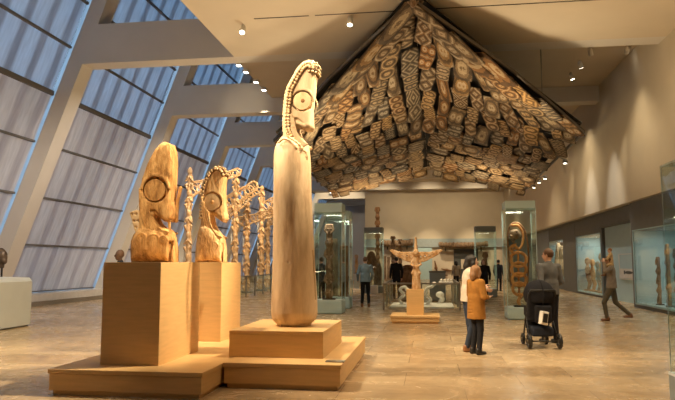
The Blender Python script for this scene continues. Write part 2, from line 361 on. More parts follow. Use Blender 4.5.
        me.polygons.foreach_set('loop_start', np.arange(0, Q.size, 4, dtype=np.int32)); me.update(calc_edges=True); me.validate(); me.shade_smooth()
        return me
    def out(s, name, mat, parent=None): return link(name, s.mesh(name), mat, parent)
# ================================================================== SETTING
YB = [-3.3, 4.3, 11.9, 19.5, 27.1, 34.8, 42.5, 50.2, 57.9, 65.6, 73.3]     # frame lines
def gx(z): return -15 + .37 * (z - .5)
struct('floor', (-14.0, -4, -.2), (10.5, 80, 0), M_floor)
# sill step along the glass: dark grille then pale ledge
M_pale = paint('pale_stone', (.55, .52, .48), .6)
M_grille = paint('floor_grille', (.20, .17, .13), .6, .5, 30, stretch=(.2, 3, 1))
struct('trim_1', (-14.12, -4, -.2), (-14.0, 80, .16), M_grille)
struct('trim_2', (-15.3, -4, -.2), (-14.12, 80, .41), M_pale)
# ceiling
struct('ceiling', (-6.19, -4, 8.2), (7.0, 19.5, 8.95), M_ceil)
o = struct('ceiling_recess', (-6.85, 19.5, 8.85), (7.0, 62, 9.1), M_ceil)
struct('ceiling_far_strip', (-12.5, 62, 8.85), (7, 76, 9.1), M_ceil)
M_roof = paint('roof_void', (.16, .17, .2), .9)
struct('ceiling_roof', (-10.6, -4, 13.2), (-6.0, 80, 13.4), M_roof)
struct('wall_clerestory', (-6.25, -4, 8.96), (-6.05, 80, 13.2), M_roof)
# walls
struct('wall_right', (7.0, -4, 3.7), (7.3, 62.2, 9.1), M_wall)
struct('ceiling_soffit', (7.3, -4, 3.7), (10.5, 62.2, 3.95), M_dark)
struct('wall_right_lower', (10.3, -4, 0), (10.5, 62.2, 3.7), M_mid)
struct('wall_far', (-6.2, 62, 3.85), (10.5, 62.3, 9.1), M_wall)
M_cream = paint('cream_display_wall', (.72, .62, .48), .8, .04, 2)
struct('wall_far_lower', (-6.2, 62, 0), (10.5, 62.3, 3.85), M_cream)
struct('wall_far_left', (-15.3, 76, 0), (-6.0, 76.3, 13.3), M_lilac)
struct('wall_far_return', (-6.2, 62.3, 0), (-6.0, 76, 9.1), M_lilac)
struct('wall_back', (-15.5, -4.3, 0), (10.5, -4, 13.4), M_wall)
M_band = paint('teal_band', (.36, .42, .43), .7)
struct('trim_3', (-6.2, 61.75, 3.05), (8, 62, 3.85), M_band)
# ---- portal frames: slanted column plus cross beam
bi = 0
for y in YB:
    f = MB()
    def cx(z, o=0.): return -13.71 + .371 * (z - 3.64) + o
    W = .56
    f.prism([(cx(0), 0), (cx(0) + W, 0), (cx(8.2) + W, 8.2), (cx(8.2), 8.2)], y, y + .68)
    f.prism([(cx(8.2), 8.2), (7.0 if y > 19 else -6.2, 8.2), (7.0 if y > 19 else -6.2, 8.84 if y > 19 else 9.55), (-6.86, 8.84 if y > 19 else 9.55), (-6.86, 9.55), (cx(9.55), 9.55)], y, y + .68)
    f.prism([(cx(9.55), 9.55), (cx(9.55) + W, 9.55), (cx(13.2) + W, 13.2), (cx(13.2), 13.2)], y, y + .68)
    bi += 1
    tag(f.out('trim_%d' % (bi + 3), M_beam), 'pale painted roof frame of slanted column and cross beam', None, None, 'structure')
# lip beam at the slab's far edge is part of frame 4; window bays
ZT = [.47, 2.21, 3.89, 5.62, 7.25, 8.80, 10.3, 11.8, 13.2]
M_bar = paint('dark_transom', (.14, .13, .12), .6)
for i in range(len(YB)):
    y0 = YB[i] + .68; y1 = YB[i + 1] if i + 1 < len(YB) else 76
    if i == 0: pass
    w = bpy.data.objects.new('window_%d' % (i + 1), None); COL.objects.link(w); tag(w, kind='structure')
    def sheet(name, za, zb, off, mat, ya, yb, th=.02):
        a, b = gx(za) + off, gx(zb) + off
        return MB().prism([(a, za), (a + th, za), (b + th, zb), (b, zb)], ya, yb).out(name, mat, w)
    gp = .022
    sheet('lower_shade', ZT[0], ZT[4], 0, M_scrL, y0 + gp, y1 - gp)
    sheet('upper_shade', ZT[4], ZT[8], -.03, M_scrU, y0 + gp, y1 - gp)
    sheet('flank_light_strip', .41, ZT[8], -.01, M_diff, y0 - .70, y0 + gp); sheet('bottom_diffuser', .36, ZT[0] - .02, -.04, M_diff, y0, y1)  # edge strip added to stand in for daylight on the column flank
    sheet('glass_pane', .41, ZT[8], -.30, M_glass, y0 - .68, y1)
    for j, z in enumerate(ZT[:-1]):
        r = .045 if j != 4 else .10
        if j == 0: r = .03
        MB().box((gx(z) - .02, y0, z - r), (gx(z) + .07, y1, z + r * .6)).out('transom', M_bar, w)
# ================================================================== world and daylight
wd = bpy.data.worlds.new('dusk'); scene.world = wd; wd.use_nodes = True; nt = wd.node_tree
bg = nt.nodes['Background']; bg.inputs[0].default_value = (.56, .70, .92, 1); bg.inputs[1].default_value = 3.9
# ================================================================== lamps
WARM = (1.0, .78, .49)
def spot(loc, aim, power, ang=50, blend=.6, col=WARM, rad=.12):
    l = bpy.data.lights.new('spot', 'SPOT'); l.energy = power; l.spot_size = math.radians(ang); l.spot_blend = blend; l.color = col; l.shadow_soft_size = rad
    o = bpy.data.objects.new('spot', l); COL.objects.link(o); o.location = loc
    o.rotation_euler = (Vector(aim) - Vector(loc)).to_track_quat('-Z', 'Y').to_euler(); return o
def area(loc, sx, sy, power, col=WARM, rot=(0, 0, 0)):
    l = bpy.data.lights.new('area', 'AREA'); l.shape = 'RECTANGLE'; l.size = sx; l.size_y = sy; l.energy = power; l.color = col
    o = bpy.data.objects.new('area', l); COL.objects.link(o); o.location = loc; o.rotation_euler = rot; return o
# key spots
spot((1.5, 9.6, 8.0), (-3.9, 8.9, 2.4), 6200, 34)
spot((1.8, 11.2, 8.0), (-3.6, 10.6, 2.3), 2100, 30)
spot((-6.2, 8.5, 8.0), (-1.9, 9.1, 2.9), 3800, 36)
spot((-4.8, 4.6, 8.0), (-1.85, 9.0, 3.8), 3900, 18, .7)
spot((-1.0, 6.5, 8.0), (-1.9, 9.1, 3.9), 420, 14)
spot((-3.0, 4.4, 8.0), (-3.8, 8.5, 2.6), 2300, 13)
spot((-9.2, 60, 8.6), (-9.5, 76, 4), 1500, 70)
spot((6, 12.5, 8.0), (.7, 11.6, .8), 1500, 40)
spot((-2.067, 15, 8.0), (-.4, 17.3, 1.6), 1500, 22)
for x, y in [(-4, 12), (0, 13), (4, 11), (1.5, 8.5), (4.5, 14.5), (-4, 14.5)]:
    spot((x, y, 8.1), (x + .3, y + .5, 0), 680, 95, .9, rad=.1)
for x, y in [(5.8, 22), (5.9, 29)]: spot((x, y, 8.75), (x - .5, y, 0), 550, 90, .9, rad=.06)
for x, y in [(-5.9, 22), (-5.9, 28), (-4, 37), (0, 38), (4, 37), (-3, 45), (3, 45), (-2, 53), (4, 53)]:
    spot((x, y, 8.75), (x, y, 0), 1100, 100, .9, rad=.06)
for y in (22, 25, 30, 33, 38):
    spot((-6.6, y, 8.75), (-9.9, y + 3, 3.8), 1500, 50, .8, rad=.06)
# added upward fill lights without fixtures, brightening ceiling, bark roof and beams
def up(x, y, z, p, s=.6): area((x, y, z), s, s, p, WARM, (PI, 0, 0))
for x, y, z, p in [(2.5, 18.6, 3.3, 170), (-3.1, 19.9, 3.42, 160), (-3.1, 22.2, 3.42, 120), (-2.9, 33.6, 3.42, 160), (2.56, 30.6, 3.42, 160)]: up(x, y, z, p)
for x, y in [(-4.5, 6), (-1.5, 6.5)]: up(x, y, 3.4, 35, 2.5)
up(-5.2, 13, 1.2, 180, 1.5)
# wall scallops
spot((6.0, 22.6, 8.6), (7.0, 24.8, 4.1), 420, 20, .9, rad=.05); spot((6.0, 31, 8.6), (7.0, 33.5, 4.1), 420, 20, .9, rad=.05)
# far wall wash
for x in (-4, 0, 4): spot((x, 54.5, 8.1), (x, 62, 4.9), 560, 80, .9, rad=.05)
for x in (-4, 0, 4, 7): spot((x, 57, 8.6), (x, 62, 1.5), 1700, 40, .9, rad=.05)
spot((-.1, 24, 5.6), (.1, 24, 0), 1100, 42, rad=.05)

spot((-6, 4.5, 8.0), (-8.5, 12, 0), 1500, 60); spot((-6, 10, 8.0), (-9.5, 14, 0), 1200, 60)
spot((-1.5, 11.0, 8.0), (.8, 7.6, 0), 500, 50)
for y in (23, 26, 29): spot((-6.6, y, 8.75), (-9.7, y + 5.5, 4.4), 2300, 26, .8, rad=.06)
for y in (8, 13, 18, 24): spot((-6.3 if y < 19 else -6.7, y, 8.1 if y < 19 else 8.7), (-13.5, y + 4, 2.5), 1500, 60, .9, (1, .86, .72), rad=.08)
spot((-7.6, 24.9, 8.7), (-8.0, 27.1, 8.65), 45, 70, .9, rad=.03)
def track_light(loc, aim, label, group='ceiling track spotlights'):
    t = thing('track_light', label, 'spotlight', loc, 0, group)
    MB().tube([(0, 0, 0), (0, 0, -.12)], .02).out('stem', M_white, t)
    d = (Vector(aim) - Vector(loc)).normalized(); a = Vector((0, 0, -.14)) - d * .1; b = Vector((0, 0, -.14)) + d * .16
    MB().tube([a, a + d * .05, b], [.05, .075, .085], 14).out('lamp_head', M_white, t, True)
    MB().tube([b - d * .01, b + d * .004], .07, 14).out('lamp_face', M_lamp, t)
    return t
Q = [((243, 27), (-5, 12, 1), 'small white spotlight on ceiling above the beam corner, left of the tall carving'),
     ((350, 18), (-2, 14, 0), 'white spotlight glowing on ceiling left of the peak of the painted bark roof')]
for (px, py), aim, lab in Q: track_light(onZ(px, py - 3, 8.2), aim, lab)
LR = ['nearest', 'second', 'third', 'farthest']
for (px, py), n in zip([(590, 47), (580, 60), (571, 72)], ('frontmost', 'middle', 'rearmost')):
    track_light(onZ(px, py, 8.85), (7, 25, 4.2), n + ' of three small spotlights on the shaded ceiling right of the bark roof')
track_light(onZ(627, 45, 8.85), (7, 28, 4.2), 'single faint spotlight near the right wall ceiling corner')
for k, (px, py) in enumerate([(232, 57), (239, 63), (246, 70), (256, 80), (264, 88)]):
    p = onZ(px, py, 8.83); q = thing('downlight', 'row of %s' % '', 'downlight', p)
    q['label'] = ['first', 'second', 'third', 'fourth', 'last'][k] + ' small square downlight along the ceiling edge, counting from the front beam'
    q['group'] = 'downlights along ceiling edge'
    MB().box((-.1, -.12, -.1), (.1, .12, 0)).out('housing', M_white, q); MB().box((-.07, -.09, -.11), (.07, .09, -.1)).out('lamp_face', M_lamp, q)
for k, (px, py) in enumerate([(384, 192), (393, 185), (455, 183), (481, 192), (331, 189)]):
    p = onY(px, py, 48); p.z = 8.85; p.y = 7.3 * 640 / (263 - py); p.x = (px - 430) * p.y / 640
    track_light(p, (p.x, 62, 3), ['lower left of the two spotlights on the far ceiling by the left roof eave', 'upper spotlight seen just under the left half of the bark roof', 'far ceiling spotlight right of the roof ridge', 'far ceiling spotlight below the right half of the bark roof', 'far ceiling spotlight above the left glass case'][k])
# slot for the track on the slab
sl = MB(); a = onZ(255, 20, 8.2); b = onZ(309, 16, 8.2); c = onZ(315, 15.5, 8.2); d = onZ(402, 9, 8.2)
M_slot = paint('track_slot', (.05, .04, .03), .7)
for p, q in ((a, b), (c, d), (d + Vector((.05, 0, 0)), d + Vector((7.2 - d.x + .0 - 1.5, 0, 0)))):
    s = Vector((p.x, (a.y + d.y) / 2, 8.2)); sl.box((p.x, s.y - .02, 8.19), (q.x, s.y + .02, 8.2))
tag(sl.out('ceiling_track', M_slot), 'thin dark lighting track slot across the flat front ceiling', 'lighting track')
# ================================================================== plinths
def plinth(name, label, x0, x1, y0, y1, z0, z1, plinth_cap=True, group='plywood platforms'):
    t = thing(name, label, 'platform', ((x0 + x1) / 2, (y0 + y1) / 2, z0), 0, group); w = (x1 - x0) / 2; d = (y1 - y0) / 2; h = z1 - z0
    bx('toe_kick', (-w + .05, -d + .05, 0), (w - .05, d - .05, .06), M_ply, t)
    bx('riser', (-w + .015, -d + .015, .055), (w - .015, d - .015, h - .055), M_ply, t, .003)
    bx('top_board', (-w, -d, h - .05), (w, d, h), M_ply, t, .005)
    return t
plinth('low_platform', 'wide low plywood platform under the two pedestals on the left', -4.50, -2.59, 7.17, 11.6, 0, .30)
plinth('low_platform', 'low plywood platform under the square block carrying the tall carved log', -2.585, -1.09, 7.88, 10.95, 0, .31)
t = thing('plinth_block', 'square plywood block under the tallest carved slit gong', 'plinth', (-2.03, 9.26, .31), 0)
bx('plinth_body', (-.635, -.88, 0), (.635, .88, .30), M_ply, t, .003); bx('top_board', (-.635, -.88, .302), (.635, .88, .345), M_ply, t, .004)
def pedestal(x0, x1, y0, y1, z0, z1, label):
    o = MB().box((-(x1 - x0) / 2, -(y1 - y0) / 2, 0), ((x1 - x0) / 2, (y1 - y0) / 2, z1 - z0), .004).out('pedestal', M_ply)
    o.location = ((x0 + x1) / 2, (y0 + y1) / 2, z0); tag(o, label, 'pedestal', 'tall plywood pedestals'); return o
pedestal(-4.06, -3.30, 7.58, 8.95, .30, 1.56, 'tall plywood pedestal in front, under the rough ochre head with a round eye')
pedestal(-3.95, -3.32, 9.99, 11.05, .30, 1.56, 'tall plywood pedestal behind, under the smoother pale head with beaded hairline')
o = MB().box((-.12, -.07, 0), (.12, .07, .012), .003).out('caption_panel', M_steel); p = onZ(337, 361.5, .312); o.location = (p.x - .02, p.y, .31)
tag(o, 'small grey caption panel on the corner of the low platform by the tall carving', 'label')
# ================================================================== carved slit gongs
def px_poly(pts, Y, org): return [xz(px, py, Y, org) for px, py in pts]
def curve(pts, n=24):
    """smooth line through points (Catmull-Rom)"""
    P = [Vector(p) for p in pts]; P = [P[0] * 2 - P[1]] + P + [P[-1] * 2 - P[-2]]; r = []
    for i in range(1, len(P) - 2):
        for k in range(n):
            t = k / n; a, b, c, d = P[i - 1:i + 3]
            r.append(.5 * ((2 * b) + (c - a) * t + (2 * a - 5 * b + 4 * c - d) * t * t + (3 * b - a - 3 * c + d) * t ** 3))
    r.append(P[-2]); return r
def gong_head_features(t, c, R, ty, mat, matp, pupil=True):
    """big disc eye: rim arch, dished disc, pupil; on both sides of the head"""
    for sgn in (-1, 1):
        f = Field((c[0] - R - .06, min(sgn * ty, 0) - .1 if sgn < 0 else sgn * ty - .1, c[1] - R - .06), (c[0] + R + .06, sgn * ty + .1, c[1] + R + .06), .008)
        f.cyl((c[0], sgn * (ty - .02), c[1]), R, .05, 1, .0); f.ell((c[0], sgn * (ty + .03), c[1]), (R * .9, .018, R * .9), .02); f.tor((c[0], sgn * (ty + .03), c[1]), R * .97, .010, 1, .006)
        e = f.out('eye', mat, t)
        if not pupil: continue
        f = Field((c[0] - .1, sgn * ty - .1, c[1] - .1), (c[0] + .1, sgn * ty + .1, c[1] + .1), .006)
        f.ell((c[0] + R * .08, sgn * (ty + .038), c[1]), (R * .26, .022, R * .28), 0)
        f.out('pupil', matp, e)
def strands(f, lines, ty, r, k=.006):
    for ln in lines:
        for s in (-1, 1):
            P = curve([(x, 0, z) for x, z in ln], 6); n = len(P)
            f.path([(p.x, s * ty * (.55 + .45 * math.sin(PI * (i + .5) / n)) if False else s * ty, p.z) for i, p in enumerate(P)], r, k)
# --- figure 1: rough ochre head
Y1 = 8.55; G1 = Vector((-3.80, Y1, 1.56)); pl = lambda P: px_poly(P, Y1 - .06, G1)
t = thing('slit_gong', 'rough ochre slit gong head with disc eye on the front left pedestal', 'sculpture', G1); t.scale = (1, .74, 1)
f = Field((-.5, -.36, -.01), (.5, .36, 1.85), .012)
zb = [xz(152, y, Y1 - .15, G1)[1] for y in (262, 240, 228)]
body = pl([(132, 262.5), (131.5, 250), (132, 241), (135, 234), (140, 229), (150, 226), (163, 227), (170, 230), (173.5, 240), (174.5, 250), (174.5, 262.5)])
f.poly(body, .29, .22, 0, .0)
neckp = pl([(139, 245), (140, 222), (140.5, 205), (141, 190), (143.5, 178), (148.5, 164), (156, 150), (161.5, 144), (166, 142), (171, 144), (173.5, 152), (174, 163), (173.5, 176), (172.5, 190), (171.5, 202), (173, 212), (172.5, 218), (169.5, 222), (165, 221.5), (160.5, 217.5), (156, 214.5), (154.5, 217), (157, 223), (161, 229), (166, 232), (170, 233), (172, 238), (165, 246)])
f.poly(neckp, .20, .10, 0, .03)
EX, EZ = pl([(157.5, 190)])[0]
for s in (-1, 1):
    f.cyl((EX, s * .20, EZ), .185, .08, 1, .02, True)
    f.tor((EX, s * .19, EZ), .198, .024, 1, .02, 1, False, (.0, 3.1))
nz = pl([(169, 206), (170, 215)])
f.ell((nz[0][0] - .03, 0, nz[0][1]), (.07, .17, .12), .03, (0, -.25, 0)); f.ell((nz[1][0] - .01, 0, nz[1][1] + .01), (.045, .16, .05), .03)
def groove(pts, r, y):
    for s in (-1, 1): f.path([(q[0], s * y, q[1]) for q in pl(pts)], r, .004, True)
def ridge(pts, r, y):
    for s in (-1, 1): f.path([(q.x, s * y, q.z) for q in curve([(x, 0, z) for x, z in pl(pts)], 5)], r, .004)
groove([(149, 210.5), (156, 213), (163, 218)], [.012, .045, .02], .20)
groove([(153.5, 217), (157, 225), (162, 231)], [.03, .05, .02], .20)
for o_ in range(5):
    L0 = [(142.6 + o_ * 2.0, 190 + o_ * 4), (143.2 + o_ * 2.0, 208), (146.5 + o_ * 2.2, 222), (154 + o_ * 2.4, 231 - o_ * .3), (165 + o_ * 1.6, 236.5 - o_ * .9)]
    ridge(L0, .016, .205)
    if o_ < 4: groove([(x + 1.0, y + .3) for x, y in L0], .010, .222)
q = pl([(169.5, 221), (170.5, 236)]); f.path([(q[0][0], -.1, q[0][1]), (q[1][0], -.1, q[1][1])], .02, .01)
ridge([(137, 248), (143, 243), (150, 249), (158, 243), (166, 248)], .012, .275)
for (px, py, R) in [(146, 238, .06), (158, 240, .075), (168, 240, .05), (151, 246, .05)]:
    q = pl([(px, py)])[0]; f.tor((q[0], -.285, q[1]), R, .014, 1, .012); f.tor((q[0], -.285, q[1]), R * .45, .012, 1, .01)
f.box((pl([(171.8, 256)])[0][0], -.22, .12), (.022, .16, .17), .01, .01, None, True)      # the slit
f.out('gong_body', M_carA, t); gong_head_features(t, (EX - .01, EZ - .012), .150, .150, M_carA, M_carA, False)
f = Field((-.62, -.2, .3), (-.2, .3, .95), .01)      # pierced headdress plank behind the neck
a, b = pl([(131, 213), (138, 234)]); f.box(((a[0] + b[0]) / 2 - .01, .1, (a[1] + b[1]) / 2), (.065, .05, .20), .02, 0, (0, -.33, 0))
for k in range(4):
    for q in (-1, 1):
        u = -.15 + k * .1; f.cyl(((a[0] + b[0]) / 2 - .01 - u * math.sin(.33) + q * .03, .1, (a[1] + b[1]) / 2 + u * math.cos(.33)), .018, .1, 1, .004, True)
f.out('pierced_plank', M_carP, t)
f = Field((.22, -.05, .55), (.5, .25, 1.35), .01); a, b, c = pl([(172, 228), (174, 200), (177, 187)])
f.path([(a[0], .1, a[1]), (b[0], .1, b[1]), (c[0], .1, c[1])], [.03, .024, .028], .01); f.out('carved_stick', M_carA, t)
# --- figure 2: smoother head with beaded hairline
Y2 = 10.5; G2 = Vector((-3.64, Y2, 1.56)); pl = lambda P: px_poly(P, Y2 - .06, G2)
t = thing('slit_gong', 'smoother honey carved slit gong head with beaded hairline on the rear left pedestal', 'sculpture', G2); t.scale = (1, .8, 1)
f = Field((-.5, -.36, -.01), (.5, .36, 1.8), .012)
f.poly(pl([(195.5, 263), (196.5, 245), (198.5, 232), (201, 226), (210, 224), (218, 232), (223, 240), (224.5, 250), (224.5, 263)]), .25, .18, 0, 0)
f.poly(pl([(200, 238), (202, 215), (203, 195), (206, 182), (211, 173), (216, 169), (221, 168), (224, 171), (225, 178), (224, 190), (224, 202), (225, 212), (226.5, 219), (224, 223), (217, 218), (213, 214), (211, 217), (212, 226), (216, 236), (216, 242)]), .17, .09, 0, .03)
EX, EZ = pl([(213.5, 202)])[0]
for s in (-1, 1):
    f.cyl((EX, s * .17, EZ), .165, .06, 1, .012, True); f.tor((EX, s * .158, EZ), .175, .018, 1, .012, 1, False, (.0, 3.1))
nz = pl([(224, 216), (221, 210)]); f.ell((nz[0][0] - .03, 0, nz[0][1]), (.075, .14, .055), .04, (0, .35, 0)); f.ell((nz[1][0], 0, nz[1][1] - .01), (.05, .08, .12), .04)
groove([(211, 215.5), (217, 217.5), (222, 221.5)], [.012, .035, .015], .165)
groove([(213, 221), (216, 227), (221, 233)], [.025, .045, .02], .17)
for o_ in range(4):
    L0 = [(203.6 + o_ * 1.8, 196 + o_ * 6), (204 + o_ * 1.8, 212), (206.5 + o_ * 2.0, 226), (212 + o_ * 2.2, 236 - o_ * .4), (219 + o_ * 1.4, 241 - o_ * 1.2)]
    ridge(L0, .015, .178)
    if o_ < 3: groove([(x + .9, y + .3) for x, y in L0], .009, .192)
ridge([(202, 236), (206, 242), (212, 249), (218, 246)], .012, .235)
for (px, py, R) in [(206, 243, .05), (217, 246, .06), (212, 238, .03)]:
    q = pl([(px, py)])[0]; f.tor((q[0], -.235, q[1]), R, .012, 1, .01); f.tor((q[0], -.235, q[1]), R * .4, .01, 1, .01)
f.box((pl([(223, 256)])[0][0], -.2, .12), (.016, .14, .2), .01, .01, None, True)
f.out('gong_body', M_carB, t); gong_head_features(t, (EX - .005, EZ - .005), .140, .13, M_carP, M_carB)
def beads(t, line, offs, r, mat, name='curled_hair', W=.04):
    """rows of round curls carved along the brow and down the nape, joined by a thin strip"""
    P = curve([(x, 0, z) for x, z in line], 14); L = [0]
    for i in range(1, len(P)): L.append(L[-1] + (P[i] - P[i - 1]).length)
    A = np.array([tuple(p) for p in P]); f = Field(A.min(0) - .28, A.max(0) + .28, .0085)
    g = Field(A.min(0) - .28, A.max(0) + .28, .0095); n = int(L[-1] / (r * 2.5))
    for k in range(n + 1):
        d = L[-1] * k / n; i = min(range(len(L)), key=lambda j: abs(L[j] - d)); p = P[i]
        tg = (P[min(i + 1, len(P) - 1)] - P[max(i - 1, 0)]).normalized(); nn = Vector((-tg.z, 0, tg.x))
        for o, ys in offs:
            for y in ys: f.ell(tuple(p + nn * (o - (.026 if abs(y) < .1 else .006)) + Vector((0, y * 1.06 + (.010 if y > 0 else -.010 if y < 0 else 0), 0))), (r, r, r), .002)
    ends = []; starts = []
    for o, ys in offs:
        for y in ys:
            q = []
            for i in range(0, len(P), 4):
                tg = (P[min(i + 1, len(P) - 1)] - P[max(i - 1, 0)]).normalized(); q.append(tuple(P[i] + Vector((-tg.z, 0, tg.x)) * o + Vector((0, y * .96, 0))))
            g.path(q, r * 1.25, .012); f.path(q, r * .62, .002); ends.append(q[-1]); starts.append(q[0])
    starts.sort(key=lambda v: v[1]); f.path(starts, r * .6, .002)
    b = g.out('hair_band', M_stain_shade, t); return f.out(name, mat, t)  # dark stained band, its colour also painting shade into gaps between curls
beads(t, pl([(225, 175), (222, 169.5), (215, 169.5), (208, 178), (204, 190), (202.5, 205), (202, 218)]), [(-.004, (-.08, 0, .08)), (.02, (-.155, .155))], .022, M_carP)
# --- figure 3: tall slit gong
Y3 = 9.15; G3 = Vector((-1.935, Y3, .655)); pl = lambda P: px_poly(P, Y3 - .2, G3)
t = thing('slit_gong', 'tallest pale carved log slit gong with disc eyed head on the square block', 'sculpture', G3)
def prof(rows, Y, G):
    r = []
    for y, a, b in rows:
        A = xz(a, y, Y, G); B = xz(b, y, Y, G); r.append((A[1], (A[0] + B[0]) / 2, (B[0] - A[0]) / 2))
    return sorted(r)
f = Field((-.42, -.4, -.02), (.42, .4, 3.98), .013)
rows = [(325.5, 278, 310), (323, 277, 311), (321.5, 275, 313), (318, 272.5, 316), (312, 271.5, 317.3), (300, 271.8, 317), (270, 273, 315), (240, 273.5, 313.5), (210, 273.8, 312), (180, 274, 311), (165, 274, 310.7), (155, 274.3, 310), (148, 275.5, 309), (143, 277.5, 306), (139, 280.5, 301), (136, 283, 298)]
R_ = prof(rows, Y3, G3); R_[0] = (0, R_[0][1], R_[0][2]); f.turned(R_, 0, .95)
f.poly(pl([(283, 142), (281, 130), (281, 120), (281.5, 108), (283, 95), (285.5, 84), (290, 76), (296, 65), (302, 59.5), (308, 57.5), (313, 59), (315.5, 64), (314, 72), (313, 84), (312, 96), (310.5, 106), (310.5, 116), (311, 124), (309.5, 128), (304, 128.5), (297, 125), (294, 126), (296, 133), (300, 141), (306, 150), (300, 156)]), .17, .09, 0, .03)
EX, EZ = pl([(301.7, 100)])[0]
for s in (-1, 1):
    f.cyl((EX, s * .175, EZ), .160, .085, 1, .01, True); f.tor((EX, s * .158, EZ), .168, .015, 1, .01, 1, False, (-.2, 3.1))
nz = pl([(308, 124), (306, 116)]); f.ell((nz[0][0] - .04, 0, nz[0][1] + .0), (.085, .17, .045), .025, (0, .12, 0)); f.ell((nz[1][0], 0, nz[1][1]), (.05, .12, .11), .03, (0, -.2, 0))
groove([(291.5, 117.5), (296, 119.5), (303, 123)], [.016, .040, .016], .175)
for o_ in range(5):
    L0 = [(285.8 + o_ * 1.7, 104 + o_ * 3.5), (286 + o_ * 1.9, 120), (288 + o_ * 2.0, 131), (293 + o_ * 2.2, 139 + o_ * .2), (300.5 + o_ * 1.7, 148 - o_ * 1.0)]
    ridge(L0, .013, .178)
    if o_ < 4: groove([(x + .9, y + .2) for x, y in L0], .009, .190)
ridge([(279, 143), (284, 139.5), (290, 141), (297, 148)], .018, .24)
f.cyl((.37, -.10, .9), .05, .05, 0, .01, True); x, z = xz(315.5, 275, Y3, G3)
f.box((x - .02, -.05, z), (.10, .018, .36), .01, .004, None, True)
for (px, py) in [(283, 222), (299, 233), (306, 258), (288, 262)]:
    q = xz(px, py, Y3 - .3, G3); f.ell((q[0], -.30, q[1]), (.012, .04, .012), .004, None, True)
f.out('gong_body', M_carT, t); gong_head_features(t, (EX, EZ - .004), .128, .128, M_carP, M_hole)
beads(t, pl([(314.5, 71), (315, 64), (309, 60), (302, 62.5), (296, 70), (291, 79), (286.5, 88), (284.5, 100), (283.5, 112), (283.5, 124), (285, 134), (289, 141)]), [(-.006, (-.05, 0, .05)), (.004, (-.12, .12)), (.040, (-.168, .168)), (.084, (-.172, .172))], .0195, M_carP)
f = Field((-.2, -.45, 2.2), (.36, -.1, 2.9), .008)    # raised braid hanging from the beard
q = pl([(290, 138), (296, 142), (301, 146), (304, 151), (307, 153), (308, 160)]); P = curve([(x, -.30 - .03 * math.sin(i), z) for i, (x, z) in enumerate(q)], 6)
f.path([tuple(p) for p in P], .014, .004)
for p in P[::4]: f.ell(tuple(p), (.024, .02, .018), .004)
f.out('hanging_braid', M_carP, t)
# ================================================================== painted bark roof
def rz_(Y): return 7.914 + (6.357 - 7.914) * (Y - 15.3) / (34 - 15.3)
def ez_(Y): return 5.68 + (5.21 - 5.68) * (Y - 21) / 13
def ex_(Y, s): return (4.86 if s > 0 else 5.14) - .006 * (Y - 21)
def rx_(Y): return -.325 + .285 * (Y - 15.3) / 18.7
def yf_(a): return 15.3 + 5.7 * a
def surf(u, Y):
    a = abs(u); s = 1 if u > 0 else -1
    return Vector((rx_(Y) * (1 - a) + s * ex_(Y, s) * a, Y, rz_(Y) * (1 - a) + ez_(Y) * a))
roof = thing('ceremonial_house_ceiling', 'huge hanging gabled ceiling of painted bark sheets in a dark metal frame', 'hanging ceiling', (0, 24, 5.2))
RO = Vector((0, 24, 5.2))
def sheet_geo(c, ax, ay, nrm, w, l, seed, V, Fc, UV, SD):
    """one curved bark sheet with ragged outline, thickness 3 cm"""
    nx, ny = 5, 7; r = random.Random(seed); k0 = len(V); tp = r.uniform(-.10, .10); bow = r.uniform(-.03, .03); cv = r.uniform(.005, .035); ov = [r.uniform(-.018, .018) for _ in range(ny + 1)]; rd = r.uniform(.0, .07)
    for lay in (0, 1):
        for j in range(ny + 1):
            v = j / ny * 2 - 1; ww = w * .5 * (1 + tp * v) * (1 - rd * abs(v) ** 4) + ov[j] * w
            for i in range(nx + 1):
                u = i / nx * 2 - 1; x = u * ww + bow * l * (1 - v * v); y = v * l * .5 * (1 - .06 * u * u + tp * .4 * u)
                z = -cv * w * 1.2 * (1 - u * u) - .085 * v * l * .5 + (.03 if lay else 0)
                V.append(c + ax * x + ay * y + nrm * z); UV.append((i / nx, j / ny)); SD.append(seed % 997 / 997.)
    q = (nx + 1) * (ny + 1)
    def I(i, j, lay): return k0 + lay * q + j * (nx + 1) + i
    for j in range(ny):
        for i in range(nx):
            Fc.append((I(i, j, 0), I(i + 1, j, 0), I(i + 1, j + 1, 0), I(i, j + 1, 0))); Fc.append((I(i, j, 1), I(i, j + 1, 1), I(i + 1, j + 1, 1), I(i + 1, j, 1)))
    for i in range(nx):
        Fc.append((I(i, 0, 0), I(i, 0, 1), I(i + 1, 0, 1), I(i + 1, 0, 0))); Fc.append((I(i, ny, 0), I(i + 1, ny, 0), I(i + 1, ny, 1), I(i, ny, 1)))
    for j in range(ny):
        Fc.append((I(0, j, 0), I(0, j + 1, 0), I(0, j + 1, 1), I(0, j, 1))); Fc.append((I(nx, j, 0), I(nx, j, 1), I(nx, j + 1, 1), I(nx, j + 1, 0)))
def sheets_obj(name, lst):
    V, Fc, UV, SD = [], [], [], []
    for a in lst: sheet_geo(*a, V, Fc, UV, SD)
    me = bpy.data.meshes.new(name); me.from_pydata([tuple(v) for v in V], [], Fc); ul = me.uv_layers.new(name='UVMap')
    vi = np.zeros(len(me.loops), np.int32); me.loops.foreach_get('vertex_index', vi); ul.data.foreach_set('uv', np.array(UV, np.float32)[vi].ravel())
    at = me.attributes.new('seed', 'FLOAT', 'POINT'); at.data.foreach_set('value', np.array(SD, np.float32))
    me.shade_smooth(); return link(name, me, M_bark, roof)
L_ = []
